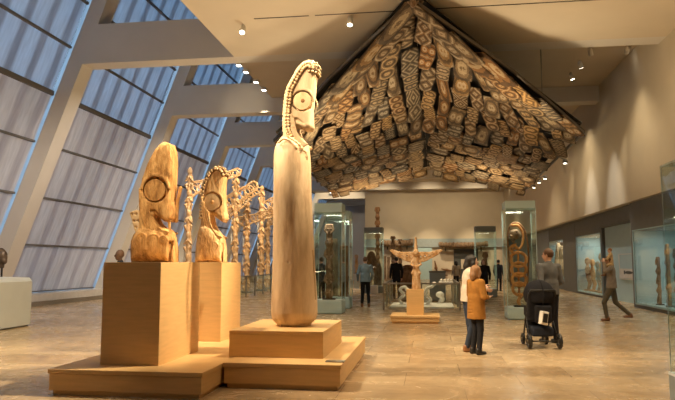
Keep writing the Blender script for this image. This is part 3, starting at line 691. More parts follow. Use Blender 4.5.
def add_sheet(u, Y, w, l, ang, dz=0):
    p = surf(u, Y); e = .02; tu = (surf(u + e if abs(u) < .97 else u, Y) - surf(u - e if abs(u) < .97 else u - 2 * e, Y)).normalized(); tv = (surf(u, Y + .1) - surf(u, Y - .1)).normalized()
    ay = (tv * math.cos(ang) + tu * math.sin(ang)).normalized(); ax = (tu * math.cos(ang) - tv * math.sin(ang)).normalized(); n = ax.cross(ay)
    if n.z < 0: n = -n
    L_.append((p - RO + n * dz, ax, ay, n, w, l, random.randrange(1, 10 ** 6)))
for s in (1, -1):
    half = 5.1; n = 10; wcol = [random.uniform(.5, .78) for _ in range(n)]; tot = sum(wcol); wcol = [w * half / tot for w in wcol]
    a0 = 0
    for w in wcol:
        uc = (a0 + w / 2) / half; Y = yf_(uc) + random.uniform(.35, .8)
        while Y < 25.6:
            l = random.uniform(1.3, 2.1) if Y < 25 else random.uniform(1.1, 1.8)
            splay = s * (.45 * max(0, 1 - (Y - yf_(uc)) / 7) * min(1, uc * 2.0))
            add_sheet(s * uc, min(Y + l / 2, 33.8), w * random.uniform(.84, 1.02), l * random.uniform(.90, 1.0), splay + random.uniform(-.16, .16), random.uniform(-.13, .10)); Y += l
        a0 += w
    Yr = 26.3
    while Yr < 34:                              # staggered rows of shorter sheets towards the back
        lr = random.uniform(1.0, 1.35); x = random.uniform(.0, .3)
        while x < half - .15:
            w = random.uniform(.50, .95); w = min(w, half - x + .1); uc = min((x + w / 2) / half, .985)
            add_sheet(s * uc, min(Yr + lr / 2 + random.uniform(-.12, .12), 33.9), w * .96, lr * random.uniform(.88, 1.08), random.uniform(-.12, .12), random.uniform(-.14, .10)); x += w
        Yr += lr
    for row, off in ((0, .04), (1, .62)):     # sheets laid along the sloping front edge
        m_ = 6 if row == 0 else 5
        for k in range(m_):
            a = (k + .55 + .35 * row) / 6.2; Y = yf_(a) + off
            # edge direction in surface coordinates
            p0, p1 = surf(s * max(a - .05, .001), yf_(max(a - .05, .001))), surf(s * (a + .05), yf_(a + .05)); ed = (p1 - p0).normalized()
            tv = (surf(s * a, Y + .1) - surf(s * a, Y - .1)).normalized(); p = surf(s * a, Y); n = ed.cross(tv).normalized(); n = n if n.z > 0 else -n; ax = n.cross(ed).normalized()
            L_.append((p - RO - n * random.uniform(.06, .14), ax, ed, n, random.uniform(.42, .6), random.uniform(1.35, 1.8), random.randrange(1, 10 ** 6)))
def pxsize(a):
    d = a[0] + RO; return a[4] * a[5] * 7 / max(d.y, 1) ** 3
L_.sort(key=pxsize, reverse=True)
for a in L_[:100]: sheets_obj('bark_sheet', [a])
tag(sheets_obj('bark_sheets', L_[100:]), kind='stuff')
fr = MB()
for s in (1, -1):
    p0 = surf(.001 * s, 15.3) + Vector((0, -.06, .04)); p1 = surf(s * 1.0, 21) + Vector((s * .04, -.06, .02)); pm = (p0 + p1) / 2 + Vector((s * .10, -.10, .06)); p2 = surf(s, 34) + Vector((s * .1, .1, .1)); 
    me_ = bpy.data.meshes.new('q'); 
    for a, b in ((p0, pm), (pm, p1), (p1, p2)):
        d = (b - a); ln = d.length; q = d.to_track_quat('Y', 'Z').to_matrix().to_4x4(); q.translation = (a + b) / 2 - RO
        fr.box((-.03, -ln / 2 - .02, -.05), (.03, ln / 2 + .02, .05), .006, q)
    for k in range(7):
        Y = 21 + k * 2.1; a = surf(0, Y) + Vector((0, 0, .5)) - RO; b = surf(s, Y) + Vector((0, 0, .32)) - RO; fr.tube([a, b], .05, 6)
fr.out('metal_frame', paint('frame_metal', (.10, .085, .07), .45, .1, 10, .5), roof)
bk = MB()
for s in (1, -1):
    N = 8; g = [[bk.bm.verts.new(surf(s * max(i / N, .0005), yf_(i / N) + (34 - yf_(i / N)) * j / 6) + Vector((0, 0, .30)) - RO) for j in range(7)] for i in range(N + 1)]
    for i in range(N):
        for j in range(6): bk.bm.faces.new((g[i][j], g[i + 1][j], g[i + 1][j + 1], g[i][j + 1]))
o = bk.out('dark_backing', paint('gap_shade_backing', (.02, .017, .013), .95), roof); sm = o.modifiers.new('t', 'SOLIDIFY'); sm.thickness = .03; sm.offset = 1  # near-black sheet added so gaps between bark sheets read as shade
f = Field((-.35, -.3, -.35), (.35, .3, .35), .012); f.ell((0, 0, 0), (.13, .12, .2), 0); f.ell((0, -.08, .12), (.10, .09, .12), .03); f.ell((-.05, -.16, .15), (.02, .02, .02), 0, None, True); f.ell((.05, -.16, .15), (.02, .02, .02), 0, None, True); f.ell((0, -.17, .08), (.03, .06, .04), .02)
f.path([(-.1, 0, -.05), (-.2, 0, .05)], .04); f.path([(.1, 0, -.05), (.2, 0, .05)], .04)
o = f.out('peak_carving', M_dkw, roof); o.location = onY(413, 3, 15.05) - RO; o.scale = (.6, .6, .6)
for k, (u, Y) in enumerate([(.0, 17), (.0, 24), (0, 32), (-.8, 22), (.8, 22), (-.8, 32), (.8, 32)]):
    p = surf(u, Y); zt = 8.2 if Y < 19.5 else 8.85
    MB().tube([(p.x, Y, p.z + .25) - RO if False else tuple(Vector((p.x, Y, p.z + .25)) - RO), tuple(Vector((p.x, Y, zt)) - RO)], .012, 5).out('hanging_cable', M_steel, roof)
for k, (px, py, Y) in enumerate([(565, 161, 25), (545, 177, 29.5), (539, 181, 31), (534, 186, 33)]):
    p = onY(px, py, Y); t = thing('eave_spotlight', ['frontmost', 'second', 'third', 'rearmost'][k] + ' small silver spotlight under the right eave of the bark ceiling', 'spotlight', p, 0, 'spotlights on the right roof eave')
    e = surf(1, Y) + Vector((.1, 0, 0)); MB().tube([(0, 0, .05), tuple(e - p)], .02, 6).out('stem', M_steel, t); MB().lathe([(.02, .08), (.07, .05), (.09, -.02), (.08, -.09)], (0, 0, 0), 14).out('lamp_head', M_steel, t, True)
    MB().tube([(0, 0, -.09), (0, 0, -.1)], .06, 12).out('lamp_face', M_lamp, t)
# ================================================================== glass cases
def glass_case(label, x0, x1, y0, y1, zb, zg, zt, capmat=M_teal, lit=20, group='tall free-standing glass cases'):
    t = thing('display_case', label, 'display case', ((x0 + x1) / 2, (y0 + y1) / 2, 0), 0, group); w = (x1 - x0) / 2; d = (y1 - y0) / 2
    MB().box((-w, -d, .03), (w, d, zb - .03), .004).box((-w + .04, -d + .04, 0), (w - .04, d - .04, .03)).out('base', capmat, t)
    bx('deck', (-w + .02, -d + .02, zb - .03), (w - .02, d - .02, zb), M_tealw, t)
    bx('cap', (-w, -d, zg), (w, d, zt), capmat, t, .004)
    g = MB(); e = .012
    g.box((-w, -d, zb - .02), (w, -d + e, zg)); g.box((-w, d - e, zb - .02), (w, d, zg)); g.box((-w, -d + e, zb - .02), (-w + e, d - e, zg)); g.box((w - e, -d + e, zb - .02), (w, d - e, zg))
    g.out('glass_hood', M_glass, t)
    s = MB()
    for a in (-1, 1):
        for b in (-1, 1): s.box((a * w - .008, b * d - .008, zb), (a * w + .008, b * d + .008, zg))
    s.out('edge_strip', M_teal, t)
    if lit: area(((x0 + x1) / 2, (y0 + y1) / 2, zg - .02), (x1 - x0) * .6, (y1 - y0) * .6, lit, (1, .86, .66))
    return t
glass_case('tall pale glass case with ringed orange mask, beside the man with the stroller', 2.09, 2.90, 18.2, 19.05, .33, 3.06, 3.27, lit=26)
glass_case('tall glass case with carved totem just right of the tallest carving', -3.53, -2.67, 19.5, 20.3, .42, 3.12, 3.40, lit=26)
glass_case('second glass case with dark plank, behind the one beside the tallest carving', -3.55, -2.72, 21.8, 22.6, .40, 3.05, 3.34, lit=18)
glass_case('dark capped glass case holding an oval shield, behind the man in blue-grey shirt', -3.38, -2.42, 33.2, 34.1, .38, 3.15, 3.40, M_mid, 16)
glass_case('far dark capped glass case right of the embracing woman and girl', 2.10, 3.02, 30.2, 31.1, .38, 3.0, 3.25, M_mid, 12)
# near case cut by the right edge
t = thing('display_case', 'large clear glass case cut off by the right edge of the photo', 'display case', (3.35, 6.85, 0), 0)
bx('base', (-.85, -.55, .0), (.85, .55, .37), M_mid, t, .004); bx('deck', (-.85, -.55, .37), (.85, .55, .40), M_tealw, t)
g = MB(); g.box((-.84, .525, .4), (.84, .54, 2.6)).box((-.84, -.54, .4), (-.825, .525, 2.6)).box((-.84, -.54, 2.6), (.84, .54, 2.612)).box((.825, -.54, .4), (.84, .525, 2.6)).box((-.825, -.54, .4), (.825, -.525, 2.6)); g.out('glass_hood', M_glass, t)
g = MB(); g.tube([(-.83, .53, .4), (-.83, .53, 2.6), (.83, .53, 2.6)], .006, 6).tube([(-.83, .53, 2.6), (-.83, -.53, 2.6), (-.83, -.53, .4)], .006, 6); g.out('edge_strip', M_tealw, t)
# low white case at left
t = thing('display_case', 'low greenish white case at the left edge of the photo', 'display case', (-10.6, 13.6, 0))
MB().box((-.8, -1.2, 0), (.76, 1.17, .04)).out('toe_kick', M_dark, t)
MB().prism([(-.8, .04), (.8, .04), (.8, 1.10), (.72, 1.19), (-.8, 1.22)], -1.2, 1.2).out('case_body', M_tealw, t)
# dark carved head on a stand behind it
t = thing('wooden_bust', 'dark bronze coloured carved head on a post at the extreme left edge', 'sculpture', (onY(2.5, 255, 16).x, 16.0, 0))
f = Field((-.2, -.2, 1.4), (.25, .2, 2.1), .012); f.ell((0, 0, 1.72), (.13, .12, .2), 0); f.ell((.07, -.02, 1.6), (.08, .08, .09), .04); f.ell((.12, 0, 1.7), (.03, .03, .06), .02); f.cap((0, 0, 1.45), (0, 0, 1.6), .06, .07, .03); f.ell((-.05, 0, 1.88), (.09, .08, .08), .03); f.out('head_carving', M_bronze, t)
MB().box((-.15, -.15, 0), (.15, .15, .05)).tube([(0, 0, .05), (0, 0, 1.46)], .025).out('stand', M_black, t)
# ---- things in the cases
def carved_post(name, label, loc, h, w, mat, group=None, seed=1, rz=0, motifs=6):
    t = thing(name, label, 'sculpture', loc, rz, group); r = random.Random(seed)
    f = Field((-w * 1.4, -w, -.01), (w * 1.4, w, h + .05), .013 if h < 3 else .02); f.box((0, 0, h / 2), (w * .42, w * .28, h / 2), .03, 0)
    for k in range(motifs):
        z = h * (k + .5) / motifs; s = h / motifs
        if k % 2 == motifs % 2: f.ell((0, -w * .1, z), (w * .55, w * .5, s * .38), .03); f.ell((-w * .2, -w * .55, z + s * .1), (w * .1, w * .1, s * .07), .01, None, True); f.ell((w * .2, -w * .55, z + s * .1), (w * .1, w * .1, s * .07), .01, None, True); f.ell((0, -w * .55, z - s * .02), (w * .08, w * .14, s * .12), .02)
        else:
            for q in (-1, 1): f.path([(q * w * .45, -w * .2, z + s * .4), (q * w * .6, -w * .3, z), (q * w * .2, -w * .45, z - s * .3)], w * .12, .02); f.tor((q * w * .22, -w * .3, z), w * .2, w * .06, 1, .01)
    f.out('carving', mat, t); MB().box((-w * .8, -w * .6, -.0), (w * .8, w * .6, .04)).out('mount', M_black, t); return t
carved_post('totem_carving', 'greyish brown carved totem post inside the glass case beside the tallest carving', (-3.12, 19.9, .42), 2.35, .24, M_dkw, None, 3)
o = MB().box((-.14, -.03, 0), (.14, .03, 1.75), .01).box((-.1, -.05, .3), (.1, -.03, 1.5), .01).box((-.2, -.1, -.0), (.2, .1, .03)).out('carved_plank', M_brn); o.location = (-2.95, 22.12, .40); tag(o, 'dark carved plank standing in the second glass case', 'sculpture')
o = MB().box((-.12, -.03, 0), (.12, .03, 2.0), .01).box((-.18, -.1, 0), (.18, .1, .03)).out('carved_plank', M_dkw); o.location = (-3.32, 22.33, .40); tag(o, 'taller dark board partly hidden behind the totem, in the second glass case', 'sculpture')
# ringed mask
t = thing('ringed_mask', 'tall orange openwork carving of stacked rings with a round head, inside the glass case', 'sculpture', (2.46, 18.62, .33))
f = Field((-.45, -.25, 0), (.45, .25, 2.6), .011)
for k, (z, R) in enumerate([(1.32, .20), (1.04, .19), (.76, .18), (.50, .17)]):
    f.tor((.0, -.05, z), R, .042, 1, .01, 1.05)
f.path([(0, .02, .03), (0, .02, 1.6)], .03, .02)
f.path([tuple(p) for p in curve([(-.14, -.03, 1.5), (-.22, -.03, 1.62), (-.12, -.05, 1.72), (.02, -.05, 1.62), (.12, -.03, 1.78), (.14, -.03, 2.05), (.02, -.03, 2.26), (-.14, -.02, 2.28)], 6)], .035, .01)
for k in range(3): f.path([(-.2 + .02 * k, -.04, 1.58 + .07 * k), (-.05, -.06, 1.62 + .07 * k)], .018, .01)
f.path([(0, 0, .03), (-.03, -.02, .16), (.04, 0, .34)], .05, .02)
fr_ = Field((-.45, -.25, 0), (.45, .25, 2.6), .011)
fr_.path([tuple(p) for p in curve([(.05, 0, .25), (-.2, 0, .55), (-.25, 0, 1.3), (-.27, 0, 1.9), (-.2, 0, 2.28), (.02, 0, 2.34), (.2, 0, 2.1), (.28, 0, 1.6), (.26, 0, 1.0), (.2, 0, .5), (.05, 0, .25)], 6)], .026, .01)
fr_.out('outer_hoop', M_brn, t)
f.out('stacked_rings', M_orange, t)
f = Field((-.4, -.35, 1.6), (.3, .2, 2.4), .011); f.ell((-.09, -.06, 2.02), (.15, .13, .15), 0); f.ell((-.2, -.15, 1.98), (.04, .06, .03), .02); f.ell((-.06, -.16, 2.06), (.03, .02, .03), 0, None, True); f.ell((-.14, -.08, 1.84), (.05, .07, .06), .02); f.out('round_head', M_dkw, t)
MB().box((-.15, -.12, 0), (.15, .12, .05)).out('mount', M_black, t)
# items in mid case : oval shield and tall panel
t = thing('oval_shield', 'orange brown oval shield upright inside the dark capped glass case', 'shield', (-3.03, 33.55, .38))
f = Field((-.4, -.12, .5), (.4, .12, 2.0), .02); f.ell((0, 0, 1.22), (.27, .05, .58), 0); f.ell((0, -.05, 1.22), (.06, .04, .2), .02); f.out('shield_board', M_brn, t); MB().tube([(0, .03, 0), (0, .03, 1)], .015).box((-.12, -.08, 0), (.12, .08, .02)).out('stand', M_black, t)
o = MB().prism([(-.2, 0), (.2, 0), (.22, .9), (.12, 1.15), (-.12, 1.2), (-.22, .9)], -.05, .05).out('dark_mask', M_dkw); o.location = (-2.72, 33.7, .38); tag(o, 'dark mask board at the bottom right inside the dark capped glass case', 'mask')
o = MB().box((-.2, -.14, 0), (.2, .14, .42), .005).out('label_box', M_white); o.location = (-3.0, 32.95, 0); 
o.location = (-2.85, 32.9, 0); tag(o, 'small white box standing in front of the shield case', 'box')
carved_post('carved_figure', 'slim dark carved figure inside the far glass case', (2.55, 30.6, .38), 1.7, .2, M_brn, None, 9, 0, 4)
# tall carved pole above mid case
def tall_pole(label, px, pyt, Y, w, seed, mat=M_dkw):
    p = onY(px, pyt, Y); return carved_post('carved_pole', label, (p.x, Y, 0), p.z, w, mat, 'dark carved poles by the far wall', seed, 0, 12)
tall_pole('tallest black and white carved pole rising above the shield case', 377.5, 207, 40, .26, 1, M_brn)
tall_pole('carved pole left of the dark-coated man beyond the barrier', 393, 236, 36, .22, 5)
tall_pole('second carved pole close behind the winged bird figure', 400, 239, 38, .22, 6)
for k, (px, a, b) in enumerate([(384.5, 256, 282), (388.2, 257, 282)]):
    p = onY(px, a, 60.5); q = onY(px, b, 60.5); o = MB().box((-.14, -.05, 0), (.14, .05, p.z), .01).out('slim_post', M_dkw); o.location = (p.x, 60.8, 0); tag(o, ('left' if k == 0 else 'right') + ' of two slim dark posts against the pale far wall', 'post')
# ---- slender poles with openwork wings along the window (left)
def wing_pole(label, x, Y, h, wings, seed):
    t = thing('ancestor_pole', label, 'sculpture', (x, Y, .0), 0, 'carved ancestor poles along the window'); r = random.Random(seed)
    f = Field((-.4, -.3, .05), (.4, .3, h + .1), .022); z = .1; k = 0
    f.path([(0, 0, .1), (.03, 0, h * .3), (-.02, 0, h * .6), (0, 0, h - .2)], [.12, .125, .11, .06], 0)
    while z < h - .5:
        s = r.uniform(.85, 1.1)
        f.ell((0, -.03, z + s * .82), (.12, .14, .16), .03); f.ell((r.uniform(-.02, .02), 0, z + s * .5), (.135, .12, .24), .04)
        for q in (-1, 1):
            f.path([(q * .11, 0, z + s * .62), (q * .17, -.09, z + s * .4), (q * .05, -.13, z + s * .55)], .04, .02); f.path([(q * .08, 0, z + s * .3), (q * .16, -.1, z + s * .22), (q * .08, -.02, z)], .05, .02)
        z += s
    f.ell((0, 0, h - .1), (.07, .07, .12), .03)
    f.out('pole_figures', M_pole, t)
    for (x0_, z0, dx, dz, wd, n) in wings:
        W = MB(); L = math.hypot(dx, dz); a = Vector((dx, 0, dz)) / L; b = Vector((-a.z, 0, a.x)); sg = 1
        def pt(s, v, y=0): return Vector((x0_, y, z0)) + a * (s * L) + b * v
        up = [pt(s, wd * (.5 - .28 * s) + .03 * math.sin(s * 14), -.0) for s in [i / 10 for i in range(11)]]; dn = [pt(s, -wd * (.5 - .3 * s) + .05 * math.sin(s * 11), 0) for s in [i / 10 for i in range(11)]]
        W.tube(up, .05, 6).tube(dn, .05, 6); W.tube([up[-1], pt(1.06, .02), dn[-1]], .05, 6)
        for i in range(n):
            s = (i + .5) / n; c = pt(s, .04 * math.sin(i * 2)); R = wd * (.40 - .2 * s)
            W.tube([c + (a * math.cos(q) + b * math.sin(q)) * R + Vector((0, .02 * math.sin(3 * q), 0)) for q in [2 * PI * j / 10 for j in range(11)]], .038, 5)
            W.tube([c + b * R, pt(s + .35 / n, -wd * .3), c - b * R * .9], .022, 5)
            if i % 2: W.tube([pt(s, -wd * .4), pt(s + .02, -wd * .4 - .16), pt(s + .04, -wd * .4 - .2)], [.025, .02, .008], 5)
        W.out('openwork_wing', M_pole, t)
    MB().tube([(-.24, .12, 0), (-.24, .12, h * .75)], .03, 6).tube([(-.24, .12, h * .5), (0, .05, h * .5)], .015, 5).out('support_rod', M_white, t)
    MB().box((-.3, -.25, 0), (.3, .25, .10)).out('foot_plate', M_dark, t)
wing_pole('carved ancestor pole standing between the two left heads', -10.9, 28.0, 5.95, [(0, 4.85, 2.3, .85, .62, 9)], 1)
wing_pole('carved ancestor pole rising behind the pale head with a large wing', -9.62, 31.0, 5.75, [(-.75, 4.25, 1.75, 1.2, .95, 8), (-.4, 4.05, 1.6, 1.15, .45, 6)], 2)
wing_pole('carved ancestor pole just right of the pale head, its wing low', -9.45, 32.5, 4.85, [(0, 3.75, 1.35, .5, .5, 6), (0, 3.6, -.9, .4, .4, 4)], 3)
wing_pole('carved ancestor pole left of the tallest carving with a high double wing', -9.35, 35.0, 5.9, [(0, 4.6, 1.15, .6, .7, 5), (0, 4.1, 1.0, .4, .4, 4)], 4)
wing_pole('shortest carved ancestor pole nearest the tallest carving', -9.75, 38.0, 4.5, [(0, 3.9, .7, .35, .3, 3)], 5)
# guard rail before the poles
def barrier(label, pts, h, group=None):
    t = thing('glass_barrier', label, 'barrier', (pts[0][0], pts[0][1], 0), 0, group); o = Vector((pts[0][0], pts[0][1], 0))
    for i in range(len(pts) - 1):
        a = Vector((*pts[i], 0)) - o; b = Vector((*pts[i + 1], 0)) - o; d = (b - a); L = d.length; d.normalize(); n = Vector((-d.y, d.x, 0))
        MB().tube([a + Vector((0, 0, h)), b + Vector((0, 0, h))], .028, 8).out('rail', M_steel, t)
        k = max(1, round(L / 1.6))
        for j in range(k + (i == len(pts) - 2)):
            p = a + d * (L * j / k); MB().box(p - Vector((.028, .028, 0)), p + Vector((.028, .028, h))).out('post', M_steel, t)
        g = MB(); vs = [a + n * .006 + Vector((0, 0, .08)), b + n * .006 + Vector((0, 0, .08)), b + n * .006 + Vector((0, 0, h - .03)), a + n * .006 + Vector((0, 0, h - .03))]
        A = [g.bm.verts.new(v) for v in vs]; B = [g.bm.verts.new(v - n * .012) for v in vs]; g.bm.faces.new(A); g.bm.faces.new(B[::-1])
        for j in range(4): g.bm.faces.new((A[j], B[j], B[(j + 1) % 4], A[(j + 1) % 4]))
        g.out('glass_panel', M_glass, t)
    return t
barrier('long glass guard rail in front of the carved ancestor poles', [(-8.3, 27.0), (-8.3, 33), (-8.3, 40)], .95)
barrier('steel and glass barrier surrounding the pale objects behind the winged bird figure', [(-1.55, 26.5), (-1.55, 21.6), (.95, 21.6), (.95, 26.5)], .87)
# ================================================================== winged bird figure
plinth('low_platform', 'small low plywood platform under the winged bird figure', -1.04, .23, 16.7, 17.9, 0, .20)
o = MB().box((-.225, -.22, 0), (.225, .22, .66), .004).out('pedestal', M_ply); o.location = (-.40, 17.3, .20); tag(o, 'short plywood pedestal carrying the winged bird figure', 'pedestal')
t = thing('winged_figure', 'carved wooden figure with outspread pierced wings on the short pedestal', 'sculpture', (-.37, 17.3, .862))
f = Field((-.2, -.2, -.01), (.2, .2, 1.45), .01)
f.path([(0, 0, 0), (0, 0, .35), (0, 0, .62)], [.12, .105, .08], 0); f.ell((0, 0, .75), (.09, .08, .15), .03); f.ell((0, -.03, .95), (.085, .08, .10), .02); f.cap((0, 0, 1.02), (0, 0, 1.36), .055, .025, .02)
for q in (-1, 1): f.path([(q * .08, 0, .8), (q * .13, -.05, .65), (q * .05, -.1, .6)], .025, .01); f.path([(q * .06, -.02, .5), (q * .1, -.07, .42), (q * .05, -.02, .33)], .035, .01); f.ell((q * .03, -.105, .97), (.015, .01, .015), 0, None, True)
f.ell((0, -.11, .93), (.015, .03, .03), .01); f.tor((0, 0, .30), .1, .012, 2, .005); f.out('standing_figure', M_pole, t)
for q in (-1, 1):
    f = Field((min(0, q * .85), -.12, .4), (max(0, q * .85), .12, 1.25), .01)
    P = [(q * x * .80, z) for x, z in [(.04, .76), (.04, .97), (.2, .99), (.42, .98), (.6, 1.01), (.80, 1.06), (.88, 1.03), (.76, .92), (.58, .84), (.42, .77), (.28, .72), (.14, .70)]]
    f.poly(P, .028, .02, 0, 0)
    for (x, z, R) in [(.16, .86, .045), (.30, .87, .045), (.43, .89, .035), (.55, .95, .03)]: f.tor((q * x * .8, -.03, z), R * .8, .010, 1, .004); f.cyl((q * x * .8, 0, z), R * .4, .1, 1, 0, True)
    f.out('wing', M_pole, t)
# ---- pale objects behind barrier
p = thing('floor_light_patch', 'thin white slab imitating bright light on the floor inside the barrier', 'platform', (-.3, 23.5, 0)); bx('light_patch_body', (-1.1, -1.2, 0), (1.1, 1.2, .06), M_white, p, .01)  # white slab added to imitate bright light falling on the floor
def ivory(label, loc, pts, r, cat='sculpture'):
    f = Field((-.5, -.3, 0), (.5, .3, 1.2), .016); f.path([tuple(q) for q in curve(pts, 6)], r, .03); f.ell((pts[-1][0], 0, pts[-1][2]), (r * 1.9, r * 1.6, r * 1.5), .02); f.box((0, 0, .02), (.16, .12, .02), .01, 0)
    o = f.out('ivory_carving', M_ivory); o.location = loc; o.scale = (.8, .8, .8); return tag(o, label, cat, 'pale carvings inside the barrier')
ivory('curled white carving left of the winged figure pedestal', (-1.0, 23.2, .06), [(0, 0, .03), (-.12, 0, .25), (.08, 0, .45), (-.1, 0, .68), (.1, 0, .8), (.22, 0, .68)], .055)
ivory('curled white carving right of the winged figure', (-.1, 23.2, .06), [(-.05, 0, .03), (.14, 0, .25), (-.1, 0, .5), (.0, 0, .75), (.2, 0, .82), (.3, 0, .95)], .055)
ivory('small bright white carving behind the first curled one', (.35, 24.3, .06), [(0, 0, .03), (.1, 0, .2), (.0, 0, .4)], .1)
t = thing('grey_display_box', 'grey topped display box behind the right wing of the bird figure', 'box', (.30, 27.4, 0)); bx('box_body', (-.33, -.3, 0), (.33, .3, 1.15), M_mid, t, .01); bx('box_lid', (-.35, -.32, 1.15), (.35, .32, 1.22), M_dark, t, .005)
t = thing('display_table', 'white table with small pale shells right of the grey box', 'table', (.60, 25.3, 0), 0)
bx('table_top', (-.27, -.3, .78), (.27, .3, .84), M_white, t)
for a in (-1, 1):
    for b in (-1, 1): bx('leg', (a * .23 - .02, b * .26 - .02, 0), (a * .23 + .02, b * .26 + .02, .78), M_steel, t)
for k in range(4):
    f = Field((-.12, -.1, 0), (.12, .1, .2), .012); f.ell((0, 0, .06), (.075, .06, .06), 0); f.ell((.03, 0, .1), (.03, .03, .05), .02); o = f.out('shell', M_ivory); o.location = (.42 + k * .13, 25.2 + .1 * (k % 2), .84); o.scale = (.7, .7, .8)
    tag(o, ['leftmost', 'second', 'third', 'rightmost'][k] + ' pale shell on the white display table', 'shell', 'shells on the white table')
f = Field((-.6, -.5, 0), (.6, .5, 1.6), .02); f.ell((0, 0, .75), (.42, .36, .62), 0); f.ell((0, 0, 1.35), (.28, .22, .12), .06); f.tor((0, 0, 1.3), .27, .04, 2, .02); f.tor((0, 0, .4), .38, .03, 2, .02); f.box((0, 0, .06), (.25, .25, .06), .02, .02)
o = f.out('woven_vessel', M_brn); o.location = (-1.05, 31.0, .0); tag(o, 'big round brown vessel behind the left wing of the bird figure', 'vessel')
# ================================================================== far wall objects
def log(label, x0, x1, z, w, seed):
    f = Field((x0 - .2, -.4, -.5), (x1 + .2, .4, .5), .035); f.path([(x0, 0, 0), ((x0 + x1) / 2, 0, -.05), (x1, 0, .06)], [w * .8, w, w * .7], 0); n = int((x1 - x0) / .35)
    for k in range(n): f.tor((x0 + (k + .5) * .35, 0, -.02), w * .98, .04, 0, .02)
    f.ell((x1, 0, .08), (w * 1.2, w * .9, w), .05); f.ell((x0, 0, .05), (w * 1.2, w * .8, w * .9), .05)
    t = thing('carved_log', label, 'sculpture', (0, 61.2, z)); f.out('log_body', M_dkw, t); MB().box((x0 + .4, .1, -.6), (x0 + .5, .5, 0)).box((x1 - .5, .1, -.6), (x1 - .4, .5, 0)).out('bracket', M_black, t); return t
log('long dark carved log mounted high on the far wall left of the bird figure', -4.45, -1.7, 3.42, .33, 1)
log('longer dark carved log mounted high on the far wall right of the bird figure', 1.0, 5.2, 3.25, .27, 2)
M_dkp = paint('dark_panel', (.10, .105, .10), .7)
t = thing('framed_panel', 'dark framed panel on the far wall with a pale picture', 'panel', (3.25, 61.9, 0)); bx('panel_board', (-1.0, -.12, .05), (1.25, .08, 2.85), M_dkp, t); bx('picture', (-.35, -.15, 1.0), (.75, -.12, 1.9), M_cream, t)
t = thing('teal_panel', 'pale blue wall panel behind the right wing', 'panel', (-.55, 61.9, 0)); bx('panel_board', (-.75, -.1, .0), (.75, .08, 3.0), M_teal, t)
for k, (px, py, h) in enumerate([(436, 268, 1.1), (442, 274.5, 1.0), (447, 270, .7)]):
    p = onY(px, py, 61.5); f = Field((-.7, -.15, -.7), (.7, .15, .8), .03); f.path([(-.1, 0, h * .6), (0, 0, 0), (.12, 0, -.4)] if k == 0 else [(-.5, 0, .1), (0, 0, 0), (.5, 0, -.08)], [.05, .12, .05], 0); f.ell((0, 0, 0), (.16, .1, .14), .03)
    o = f.out('mounted_carving', M_brn); o.location = (p.x, 61.85, p.z); tag(o, ['upright dark hooked carving on the far wall left of the framed panel', 'horizontal dark carving low on the far wall', 'small horizontal carving nearest the framed panel'][k], 'sculpture')
for k, (px, w_) in enumerate([(356.5, .28)]):
    p = onY(px, 256, 58); carved_post('carved_figure', 'small pale carved figure in the far left corner behind the man in blue-grey shirt', (p.x, 58, .6), 1.7, .28, M_pole, None, 4, 0, 4)
    bx('plinth_x', (-.3, -.3, 0), (.3, .3, .6), M_white).location = (p.x, 58, 0); o = bpy.data.objects['plinth_x']; o.name = 'small_plinth'; tag(o, 'small white plinth under the pale figure in the far left corner', 'plinth')
# ================================================================== right wall cases
def wall_case(label, x, y0, y1, z0, z1, lit, shelf=False):
    t = thing('wall_case', label, 'display case', (x, (y0 + y1) / 2, 0), 0, 'built-in cases along the right wall'); d = (y1 - y0) / 2; D = 1.7
    MB().box((0, -d - .25, z1), (D, d + .25, 3.69)).box((0, -d - .25, 0), (D, d + .25, z0)).box((0, -d - .25, z0), (D, -d, z1)).box((0, d, z0), (D, d + .25, z1)).out('case_surround', M_dark, t)
    MB().box((D - .1, -d, z0), (D, d, z1)).box((.03, -d, z0), (D - .1, d, z0 + .02)).box((.03, -d, z0 + .02), (D - .1, -d + .03, z1)).box((.03, d - .03, z0 + .02), (D - .1, d, z1)).out('lining', M_teal, t)
    bx('glass_front', (.0, -d, z0), (.012, d, z1), M_glass, t)
    f = MB(); f.box((-.02, -d - .03, z0 - .03), (.03, d + .03, z0)).box((-.02, -d - .03, z1), (.03, d + .03, z1 + .03)).box((-.02, -d - .03, z0), (.03, -d, z1)).box((-.02, d, z0), (.03, d + .03, z1)); f.out('frame', M_teal, t)
    area((x + .75, (y0 + y1) / 2, z1 - .03), 1.1, (y1 - y0) * .8, lit, (1, .93, .82)); return t
wall_case('nearest built-in wall case at the right, holding carved brown posts', 7.15, 16.5, 24.0, .14, 2.68, 60)
wall_case('middle built-in wall case with carved figures, behind the man carrying a child', 7.6, 30.2, 35.0, .12, 2.88, 60)
wall_case('farthest built-in wall case with three draped figures, right of the stroller man', 7.75, 38.8, 43.4, .40, 2.9, 60)
bx('alc', (7.72, 24.3, 0), (8.0, 29.9, 3.69), M_teal); o = bpy.data.objects['alc']; o.name = 'wall_alcove'; tag(o, kind='structure')
struct('wall_pier', (7.6, 35.3, 0), (9.3, 38.5, 3.69), M_dark); struct('wall_pier_far', (7.75, 43.7, 0), (9.3, 62, 3.69), M_mid)
struct('wall_recess_header', (7.4, 24.3, 3.1), (7.7, 29.9, 3.69), M_dark)
for yy in (25.4, 27.2, 29): spot((4.6, yy, 8.7), (7.75, yy, 1.5), 800, 34, .9, (1, .93, .82), .05)
t = thing('photo_panel', 'pale wall panel with a dark fish shape, beside the middle wall case', 'sign', (7.70, 0, 0)); a = onX_ = None
def onX(px, py, X):
    d = ray(px, py); k = X / d.x; return Vector((X, d.y * k, H + d.z * k))
